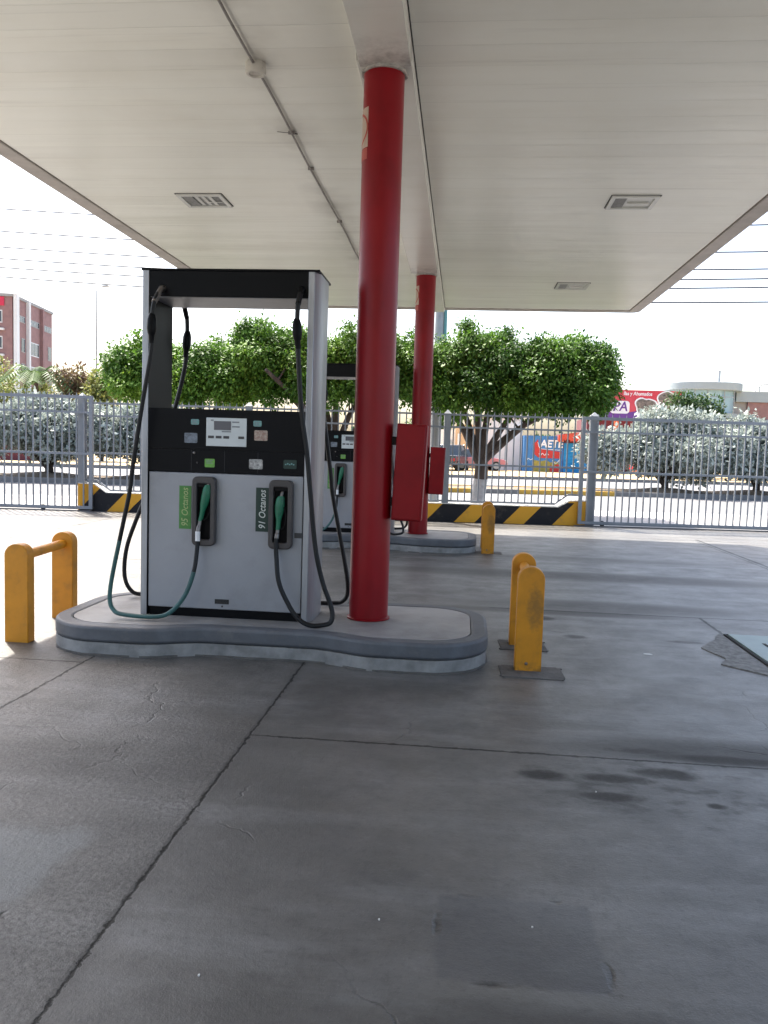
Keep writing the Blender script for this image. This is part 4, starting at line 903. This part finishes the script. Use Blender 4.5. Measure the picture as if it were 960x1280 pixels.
ficus('leftmost bright green ficus tree, behind the left post of the dispenser', (-6.55, Yt, 0), lA,
      [(-7.9, Yt - .2, 3.1), (-7.0, Yt + .4, 3.3), (-6.3, Yt, 3.5), (-5.6, Yt - .3, 3.1)], 13, 5200, 0.78, 0.12)

def shrub(lab, x, w, ztop, zbot, seed, n=2600):
    y = my(x) + 1.5
    t = empty('silver_shrub', (x, y, 0.12), 0, lab, 'shrub', 'silver-leaved shrubs on the median')
    g = random.Random(seed); lb = []
    for i in range(17):
        a = g.uniform(0, 6.28); rr = g.uniform(0.15, 1.0); px = w * rr * math.cos(a); py = 1.25 * rr * math.sin(a)
        h = (ztop - zbot) * (1 - 0.35 * rr * rr)
        lb.append((px, py, zbot + h * g.uniform(.35, .78), g.uniform(.45, .8), g.uniform(.4, .7), h * g.uniform(.24, .36)))
    k = MB(); limbs(k, (0, 0), [(w * .6, .3, ztop * .6), (-w * .6, -.2, ztop * .6), (0.2, -.4, ztop * .7), (-.3, .4, ztop * .7), (w * .3, -.5, ztop * .5)], 0.13, M['darkbark'], seed, False, None, 0.42); k.build('trunk', t)
    leaf_mesh('crown', lb, n, 8, 0.15, 0.045, M['silverleaf'], t, -0.1, 0.15, 0.5, seed=seed, clump=0.5)
    return t
shrub('silver-leaved shrub behind the left gate, over a dark forked trunk', -13.9, 2.6, 2.62, 0.45, 21, 3600)
shrub('silver-leaved shrub just right of the left gate post', -10.6, 2.3, 2.5, 0.4, 22)
shrub('broad silver-leaved shrub behind the post of the right gate', 7.55, 2.7, 3.15, 0.42, 23, 4200)
shrub('silver-leaved shrub at the right edge behind the gate', 11.15, 2.4, 3.05, 0.42, 24, 3800)
k = MB(); 
# ------------------------------------------------------------------ far trees
def far_tree(name, lab, x, y, w, z0, z1, material, seed, n=700, ll=0.22, lw=0.06, cat='tree', group=None):
    t = empty(name, (x, y, 0.1), 0, lab, cat, group); g = random.Random(seed); lb = []
    for i in range(9):
        lb.append((g.uniform(-w, w) * .7, g.uniform(-w, w) * .5, z0 + (z1 - z0) * g.uniform(.25, .8), w * g.uniform(.3, .5), w * .45, (z1 - z0) * g.uniform(.16, .28)))
    k = MB(); limbs(k, (0, 0), [(w * .4, 0, z1 * .8), (-w * .4, .1, z1 * .8), (0, 0, z1 * .85)], 0.10, M['darkbark'], seed, False, None, max(0.5, z0 * .7)); k.build('trunk', t)
    leaf_mesh('crown', lb, n, 7, ll, lw, material, t, 0.2, 0.22, 0.4, seed=seed); return t
far_tree('yellowish_tree', 'pale yellowish tree standing before the brick building at far left', -31.0, 50, 2.0, 2.0, 7.0, M['olive'], 31)
far_tree('yellowish_tree', 'yellow-green bushy tree below the palm before the brick building', -27.2, 48, 1.9, 1.5, 5.2, M['olive'], 32)
far_tree('reddish_tree', 'reddish-brown leaved tree between the brick building and the ficus', -23.6, 47, 1.5, 2.0, 6.0, M['rusty'], 33)
far_tree('yellowish_tree', 'loose yellowish tree behind the slim street lamp', -21.4, 46, 1.4, 2.0, 5.6, M['olive'], 34)
far_tree('leafy_tree', 'dark green tree right of the red billboard', 14.4, 53, 1.7, 2.2, 5.5, M['darkleaf'], 35, 1000)
far_tree('leafy_tree', 'dark green tree beyond the median at far left', -36.0, 52, 2.6, 1.2, 5.6, M['darkleaf'], 36, 900)
far_tree('leafy_tree', 'pale green tree between the utility pole and the tan building', -2.6, 68, 2.0, 1.5, 5.2, M['palm'], 37)
# palm
pt = empty('palm_tree', (-25.9, 46.5, 0.1), 0, 'palm tree with drooping fronds before the brick building', 'palm tree')
k = MB(); k.tube([(0, 0, 0), (0.05, 0, 2.0), (0.12, 0, 4.6)], [0.2, 0.16, 0.13], M['bark'], 10); k.build('trunk', pt)
for q in range(15):
    a = q * 2.4; rr = 2.3 + 0.3 * math.sin(q * 3); up = 0.9 if q % 3 else 1.4
    pth = spline([(0.12, 0, 4.6), (0.12 + rr * .45 * math.cos(a), rr * .45 * math.sin(a), 4.6 + up * .75), (0.12 + rr * math.cos(a), rr * math.sin(a), 4.6 + up * .1 - (0.5 if q % 2 else 0))], 9)
    b = MB(); b.tube(pth, 0.02, M['palm'], 5)
    for i in range(2, len(pth)):
        d = (pth[i] - pth[i - 1]).normalized(); sd_ = d.cross(Vector((0, 0, 1))).normalized()
        for s in (1, -1):
            e = pth[i] + sd_ * s * 0.5 + d * 0.25 - Vector((0, 0, 0.22)); b.add([pth[i], pth[i] + d * 0.13, e], [(0, 1, 2)], M['palm'])
    o = b.build('frond', pt, smooth=0)
    at = o.data.attributes.new('tint', 'FLOAT', 'FACE'); at.data.foreach_set('value', [random.uniform(.2, .8)] * len(o.data.polygons))
# wooded skyline
tl = leaf_mesh('treeline', [(x, 150 + 10 * math.sin(x * .05), 2.0 + 0.6 * math.sin(x * .13), 6, 3, 2.6 + math.sin(x * .31)) for x in range(-170, 171, 8)], 5200, 6, 0.7, 0.25, M['darkleaf'], None, 0.1, 0.8, 0.5, seed=40)
tag(tl, 'far dark wooded skyline behind the buildings', 'trees', kind='stuff')

# ------------------------------------------------------------------ poles, lamp, wires
up = empty('utility_pole', (-0.72, 21.2, 0), 0, 'grey utility pole rising behind the far red column', 'pole')
k = MB(); k.tube([(0, 0, 0), (0, 0, 4), (0, 0, 9.2)], [0.15, 0.125, 0.10], M['steelpole'], 16); k.build('shaft', up)
k = MB(); k.tube([(0.155, -0.02, 3.95), (0.15, -0.02, 6.5), (0.14, -0.02, 8.0)], 0.045, M['tealtube'], 8); k.build('side_tube', up)  # thin teal tube up the right side of the shaft
for z in (5.75, 6.2, 6.7, 7.2, 7.55): 
    k = MB(); k.box(-0.06, 0.06, -0.24, -0.10, z - 0.04, z + 0.04, M['jbox']); k.build('insulator', up)
WY = 20.9
sw = WY / 24.0
wires = [(8.45, 8.04, 'topmost of the thin overhead wires crossing behind the canopy'), (7.78, 7.30, 'overhead wire second from the top behind the canopy'),
         (7.30, 6.82, 'overhead wire third from the top behind the canopy'), (6.95, 6.55, 'overhead wire fourth from the top behind the canopy'),
         (6.68, 6.31, 'overhead wire second from the bottom behind the canopy'), (6.40, 5.90, 'lowest of the thin overhead wires behind the canopy')]
for zl, zr, lab in wires:
    zl = 1.45 + (zl - 1.45) * sw; zr = 1.45 + (zr - 1.45) * sw
    # parabola through the left and right measured points, level on the right
    xl, xr = -13.0 * 1.0, 7.0; a = (zl - zr) / (xl - xr) ** 2
    xs = np.linspace(-46, 50, 70); k = MB(); c = 0.0022
    def zz(x): return zr + (zl - zr) * ((x - xr) / (xl - xr)) + c * (x - xl) * (x - xr)
    k.tube([(x, WY + 0.0 * x, zz(x)) for x in xs], 0.018, M['wire'], 6)
    tag(k.build('power_line'), lab, 'power line', 'overhead wires along the road')
lp = empty('street_lamp', (-28.35, 60, 0.1), 0, 'slim tall street lamp left of the ficus trees', 'street lamp')
k = MB(); k.tube([(0, 0, 0), (0, 0, 6), (0, 0, 12.7)], [0.12, 0.08, 0.055], M['steelpole'], 10); k.build('shaft', lp)
k = MB(); k.tube(spline([(0, 0, 12.6), (0.1, 0, 12.9), (0.55, 0, 13.0)], 6), 0.035, M['steelpole'], 8); k.build('arm', lp)
k = MB(); k.prism([(0.45, 12.95), (0.95, 12.98), (1.0, 13.03), (0.9, 13.08), (0.5, 13.07)], -0.12, 0.12, M['steelpole'], 'y'); k.build('lamp_head', lp)
ma = empty('radio_mast', (-58.0, 118, 0), 0, 'faint thin lattice radio mast behind the brick building', 'mast')
k = MB()
for dx, dy in ((-.2, -.2), (.2, -.2), (0, .25)): k.tube([(dx, dy, 0), (dx * .6, dy * .6, 26.5)], 0.035, M['whitepaint'], 5)
for i in range(40): k.tube([(-.2 + .1 * (i % 2) * 4 * (.5), -.2, i * .66), (.2 - .2 * (i % 2), -.2, (i + 1) * .66)], 0.02, M['whitepaint'], 4)
k.build('lattice', ma)

# ------------------------------------------------------------------ brick office block, far left
bb = empty('brick_building', (-46.9, 80.0, 0.1), math.atan2(11.4, -1.76), 'four-storey brick office block with white corner pillars', 'building')
# local x runs along the side that recedes, local y away to the left
HB = 15.75; LW_ = 11.53; DW = 16
k = MB(); k.box(0, LW_, 0.0, DW, 0, HB, M['brick']); k.build('wall', bb, smooth=0)
k = MB(); k.box(-0.15, LW_ + .15, -0.12, DW, HB + 0.001, HB + 0.3, M['greybrown']); k.build('roof', bb, smooth=0)
for x, hw_, hgt, y in ((0.25, 0.34, HB + 0.35, -0.35), (3.9, 0.22, HB + 0.1, -0.2)):
    k = MB(); k.box(x - hw_, x + hw_, y - 0.15, y + 0.194, 0, hgt, M['whitepaint']); k.build('pillar', bb, smooth=0)
def win(face, a0, a1, z0, z1, frame='whitepaint'):
    k = MB()
    if face == 'side': k.box(a0, a1, -0.04, -0.005, z0, z1, M[frame])
    else: k.box(-0.04, -0.005, a0, a1, z0, z1, M[frame])
    f = k.build('window', bb, smooth=0); k = MB(); n = max(1, int(round((a1 - a0) / 0.9)))
    for i in range(n):
        b0 = a0 + (a1 - a0) * i / n + 0.07; b1 = a0 + (a1 - a0) * (i + 1) / n - 0.07
        if face == 'side': k.box(b0, b1, -0.055, -0.0405, z0 + 0.1, z1 - 0.1, M['glass'])
        else: k.box(-0.055, -0.0405, b0, b1, z0 + 0.1, z1 - 0.1, M['glass'])
    k.build('pane', f, smooth=0)
FH = 2.66
for fl in range(5):
    z = HB - 3.05 - (4 - fl) * FH
    if fl == 4:
        win('side', 0.9, 3.3, z + 0.75, z + 1.45, 'greybrown'); win('side', 4.6, 7.4, z + 0.75, z + 1.45, 'greybrown'); win('side', 8.6, 11.2, z + 0.75, z + 1.45, 'greybrown')
    else:
        win('side', 0.9, 1.5, z + 0.2, z + 1.9); win('side', 2.3, 3.3, z + 0.3, z + 1.8, 'greybrown'); win('side', 4.6, 7.3, z + 0.2, z + 1.7); win('side', 8.3, 8.9, z + .1, z + 1.9, 'greybrown'); win('side', 10.1, 11.2, z + .2, z + 1.8, 'greybrown')
    for q in range(4): win('front', 1.0 + q * 3.4, 3.8 + q * 3.4, z + 0.35, z + 1.65)
    k = MB(); k.box(-0.32, -0.005, 0.8, DW, z - 0.42, z - 0.2, M['whitepaint']); k.build('floor_band', bb, smooth=0)
k = MB(); k.box(-0.1, -0.005, 0.8, 14, HB - 0.95, HB - 0.05, M['brickred']); k.build('sign_band', bb, smooth=0)
k = MB(); k.box(7.7, 8.1, -0.35, -0.005, 0, HB, M['brick']); k.build('brick_pier', bb, smooth=0)
# low dark red wall behind the left shrub
k = MB(); a0, a1 = -48, -22.5
k.prism([(a0, ky(a0) + 5), (a1, ky(a1) + 5), (a1, ky(a1) + 5.2), (a0, ky(a0) + 5.2)], 0.0, 1.25, M['maroon']); tag(k.build('low_wall', smooth=0), 'low dark red garden wall beyond the left shrubs', 'wall')

# ------------------------------------------------------------------ buildings across the road
wbld = empty('white_building', (0.95, 58.6, 0.1), 0, 'plain white building behind the lime-washed ficus trunk', 'building')
k = MB(); k.box(0, 3.3, 0, 7, 0, 3.75, M['whitepaint']); k.build('wall', wbld, smooth=0)
k = MB(); k.box(-0.1, 3.35, -0.15, 7, 3.751, 3.95, M['greybrown']); k.build('roof', wbld, smooth=0)
k = MB()
for x in (0.5, 1.3, 2.1): k.box(x, x + 0.06, -0.05, -0.004, 0, 3.2, M['cladding'])
k.build('pilaster', wbld, smooth=0)
tb = empty('tan_building', (-1.15, 60.5, 0.1), 0, 'tan rendered building left of the white one', 'building')
k = MB(); k.box(0.6, 2.05, 0, 6, 0, 3.3, M['tan']); k.box(-0.7, 0.598, 0.3, 6, 0, 2.9, M['whitepaint']); k.build('wall', tb, smooth=0)
k = MB(); k.box(0.15, 0.32, 0.24, 0.298, 0.1, 2.1, M['cladding']); k.box(0.75, 0.95, -0.06, -0.003, 0.2, 2.6, M['whitepaint']); k.build('door', tb, smooth=0)
sh = empty('painted_shop', (4.28, 57.0, 0.1), 0, 'small shop with a blue and red mural and blue shutter', 'shop')
k = MB(); k.box(0, 2.72, 0, 5, 0, 2.55, M['muralblue']); k.box(2.722, 5.6, 0.01, 5, 0, 2.75, M['maroon']); k.build('wall', sh, smooth=0)
k = MB(); nsl = 22
for i in range(nsl): k.prism([(-0.02, i * 2.1 / nsl), (-0.05, (i + .5) * 2.1 / nsl), (-0.02, (i + 1) * 2.1 / nsl), (0.008, (i + 1) * 2.1 / nsl), (0.008, i * 2.1 / nsl)], 2.76, 4.62, M['shutter'], 'x')
k.build('roller_shutter', sh, smooth=0)
k = MB(); xs = np.linspace(2.3, 5.7, 36)
k.prism([(x, 2.32 + 0.07 * math.sin(7 * x) - (0.12 if i % 2 else 0)) for i, x in enumerate(xs)] + [(5.7, 2.86), (4.6, 2.72), (3.4, 2.82), (2.3, 2.62)], -0.5, -0.02, M['awning'], 'y'); k.build('awning', sh, smooth=0)
k = MB()
k.prism([(0.72, 0.02), (2.45, 0.02), (2.45, 0.72), (2.2, 0.80), (1.9, 0.70), (1.6, 0.86), (1.2, 0.78), (0.72, 0.85)][::1], -0.014, -0.004, M['muralgreen'], 'y')
k.prism([(1.85, 0.03), (2.6, 0.03), (2.6, 0.55), (2.35, 0.6), (2.1, 0.45), (1.85, 0.5)], -0.022, -0.0145, M['muralred'], 'y')
k.prism([(0.75, 1.25), (1.0, 1.05), (1.2, 1.0), (2.55, 1.0), (2.62, 1.45), (1.3, 1.60), (1.05, 1.75), (0.95, 2.3), (0.8, 2.1), (0.6, 1.95), (0.75, 1.8)], -0.022, -0.0145, M['muralred'], 'y')
mu = k.build('mural_paint', sh, smooth=0)
k = MB()
k.tube(spline([(0.95, -0.026, 2.1), (1.1, -0.026, 1.70), (1.5, -0.026, 1.62), (2.62, -0.026, 1.58)], 6), 0.022, M['white'], 5)
k.tube(spline([(1.05, -0.026, 1.3), (1.2, -0.026, 1.2), (1.3, -0.026, 1.33), (1.45, -0.026, 1.2), (1.6, -0.026, 1.33), (1.75, -0.026, 1.22)], 5), 0.022, M['white'], 5)
k.tube(spline([(0.2, -0.012, 0.75), (0.35, -0.012, 0.95), (0.5, -0.012, 0.85), (0.7, -0.012, 0.98)], 5), 0.022, M['white'], 5)
k.tube(spline([(2.0, -0.026, 0.85), (2.25, -0.026, 0.65), (2.5, -0.026, 0.9)], 5), 0.022, M['white'], 5); k.build('mural_outline', sh)
text_mesh('mural_lettering', 'AETE', 0.72, M['white'], sh, (1.9, -0.02, 1.98), (R(90), 0, 0), 0.1, 0.004, sx=0.95, bold=0.02)
st = empty('maroon_storefront', (9.95, 66.4, 0.1), 0, 'dark maroon storefront below the red billboard', 'shop')
k = MB(); k.box(0, 8.3, 0, 6, 0, 4.3, M['maroon']); k.build('wall', st, smooth=0)
k = MB(); k.box(2.1, 2.55, -0.2, -0.003, 0, 4.1, M['orange']); k.build('pilaster', st, smooth=0)
k = MB(); k.box(3.0, 7.6, -0.05, -0.003, 0.2, 2.7, M['glass']); k.build('window', st, smooth=0)
bl = empty('billboard', (10.3, 65.4, 4.35), R(2), 'red shop billboard with large letters PA and food pictures', 'billboard')
k = MB(); k.box(0, 6.75, 0, 0.25, 0, 2.28, M['bbred']); k.build('panel', bl, smooth=0)
k = MB(); k.prism([(0.0, 0.02), (5.2, 0.02), (4.5, 0.35), (3.9, 0.75), (3.2, 0.62), (2.6, 0.5), (0, 0.5)], -0.012, -0.003, M['purple'], 'y'); k.build('purple_flame', bl, smooth=0)
def blob(b, cx, cz, rx_, rz_, y0, y1, m_, heart=False):
    pts = []
    for a in np.linspace(0, 2 * math.pi, 30, endpoint=False):
        q = 1 + 0.08 * math.sin(3 * a + 1) + 0.05 * math.sin(5 * a)
        if heart: q *= 1 - 0.28 * math.exp(-((a - math.pi / 2) / 0.35) ** 2)
        pts.append((cx + rx_ * q * math.cos(a), cz + rz_ * q * math.sin(a)))
    b.prism(pts, y0, y1, m_, 'y')
k = MB(); blob(k, 3.98, 1.1, 0.86, 0.72, -0.03, -0.014, M['white'], True); blob(k, 5.72, 1.5, 0.9, 0.78, -0.03, -0.014, M['white'])
k.build('picture_border', bl, smooth=0)
k = MB(); blob(k, 3.98, 1.1, 0.74, 0.60, -0.04, -0.0305, M['food'], True); blob(k, 5.72, 1.55, 0.78, 0.64, -0.04, -0.0305, M['food']); k.build('food_picture', bl, smooth=0)
text_mesh('lettering', 'PA', 1.05, M['purple'], bl, (2.02, -0.034, 0.95), (R(90), 0, 0), 0.15, 0.004, sx=0.9, bold=0.02)
k = MB(); k.prism(rrect(1.25, 2.75, 0.42, 1.42, 0.25), -0.028, -0.014, M['white'], 'y'); k.build('lettering_backing', bl, smooth=0)
text_mesh('lettering', 'llas y Ahumados', 0.40, M['white'], bl, (3.35, -0.01, 2.0), (R(90), 0, 0), 0.1, 0.003, sx=0.85, bold=0.008)
# modern block at far right
mb = empty('modern_building', (22.0, 85.0, 0.1), R(4), 'pale modern block with a rounded glazed upper floor', 'building')
def pill(x0, x1, y0, y1, r): return rrect(x0, x1, y0, y1, r, 10)
k = MB(); k.prism(pill(-0.2, 6.2, 0, 8, 2.6), 6.0, 8.3, M['glassblue']); k.build('glazed_storey', mb, smooth=40)
k = MB(); k.prism(pill(-0.7, 6.9, -0.6, 8.6, 2.9), 8.301, 9.1, M['cladding']); k.build('roof', mb, bevel=0.06)
k = MB(); k.prism(pill(-0.5, 6.6, -0.4, 8.4, 2.8), 5.5, 5.999, M['cladding']); k.build('floor_band', mb)
k = MB(); k.box(-1.5, 18, 1.6, 12, 0, 5.498, M['cladding']); k.build('wall', mb, smooth=0)
k = MB()
for x in (1.4, 2.7, 4.4, 5.4): k.box(x - 0.03, x + 0.03, -0.05, -0.003, 6.0, 8.3, M['steelpole'])
k.box(1.4, 5.4, -0.05, -0.003, 7.6, 7.66, M['steelpole']); k.build('mullion', mb, smooth=0)
k = MB(); k.box(6.3, 18, 2.2, 11, 5.5, 8.2, M['greybrown']); k.build('side_wing', mb, smooth=0)
k = MB(); k.box(7.6, 18, 1.9, 2.195, 5.502, 7.3, M['brick']); k.build('brick_panel', mb, smooth=0)
k = MB(); k.box(6.3, 18, 1.7, 2.19, 7.31, 8.4, M['cladding']); k.build('parapet', mb, smooth=0)
k = MB(); k.tube([(4.9, 3, 9.1), (4.9, 3, 10.6)], 0.12, M['steelpole'], 10); k.build('roof_pipe', mb)
k = MB(); k.tube(spline([(9.0, 4, 8.4), (9.6, 4, 9.2), (10.6, 4, 9.4), (12.2, 4, 9.0)], 6), 0.06, M['steelpole'], 6); k.tube([(9.6, 4, 8.4), (9.6, 4, 9.2)], 0.05, M['steelpole'], 6); k.tube([(10.6, 4, 8.4), (10.6, 4, 9.4)], 0.05, M['steelpole'], 6); k.build('roof_frame', mb)

# ------------------------------------------------------------------ cars
def car(lab, x, y, rz, paint, pickup=False, L_=4.2):
    c = empty('parked_car', (x, y, 0.14 if y > ky(x) else 0.002), rz, lab, 'car', 'vehicles parked across the road')
    h = L_ / 2; w_ = 0.85
    side = [(-h, 0.35), (-h + .05, 0.75), (-h + .25, 0.88), (h - 1.2, 0.92), (h - .25, 0.78), (h, 0.55), (h - .02, 0.30), (-h + .1, 0.28)]
    if pickup: side = [(-h, 0.45), (-h + .02, 0.98), (0.2, 1.0), (h - 1.0, 1.02), (h - .2, 0.92), (h, 0.6), (h - .02, 0.38), (-h + .1, 0.38)]
    k = MB(); k.prism(side, -w_, w_, M[paint], 'y'); k.build('body', c, bevel=0.05, seg=3)
    cab_ = [(-h + .35, .86), (-h + .75, 1.42), (h - 2.0, 1.46), (h - 1.15, .90)] if not pickup else [(-0.35, .98), (-0.2, 1.66), (0.75, 1.68), (1.35, 1.0)]
    vs = [(a, -w_ + (.05 if z < 1.1 else .18), z) for a, z in cab_] + [(a, w_ - (.05 if z < 1.1 else .18), z) for a, z in cab_]
    k = MB(); k.add(vs, [(0, 1, 2, 3), (7, 6, 5, 4), (0, 4, 5, 1), (2, 6, 7, 3), (1, 5, 6, 2)], M['glass']); k.mi[-1] = k.m(M[paint]); k.build('cabin', c, bevel=0.03)
    k = MB()
    for i in (1, 2):
        a, z = cab_[i]
        for s in (-1, 1): k.tube([(cab_[0 if i == 1 else 3][0], s * (w_ - .04), cab_[0][1]), (a, s * (w_ - .17), z)], 0.035, M[paint], 6)
    k.build('window_pillar', c)
    for wx in (-h + .75, h - .8):
        for s in (-1, 1):
            k = MB(); k.lathe([(0.22, -.1), (0.32, -.09), (0.32, .09), (0.22, .1)], M['tyre'], (wx, s * (w_ - .06), 0.32), 20, 'y'); t = k.build('wheel', c)
            k = MB(); k.lathe([(0.2, -.105), (0.2, .105)], M['steelpole'], (wx, s * (w_ - .055), 0.32), 14, 'y'); k.build('rim', t)
    for s in (-1, 1):
        k = MB(); k.box(h - .12, h - .0, s * .62 - .17, s * .62 + .17, .58, .72, M['lampglass']); k.build('headlight', c, bevel=.02)
        k = MB(); k.box(-h - .015, -h + .08, s * .68 - .12, s * .68 + .12, .62, .8, M['redlamp']); k.build('tail_light', c, bevel=.02)
    return c
car('charcoal pickup seen end-on between the fence post and ficus trunk', -0.75, 53.0, R(78), 'cardark', True, 4.6)
car('faded red hatchback partly behind the forked ficus trunk', 1.0, 55.2, R(12), 'carpink', False, 3.9)
car('bright red car under the silver shrub at right', 13.1, 54.0, R(12), 'carred', False, 3.9)
car('white pickup under the silver shrubs at the right', 17.6, 55.5, R(10), 'carwhite', True, 4.9)
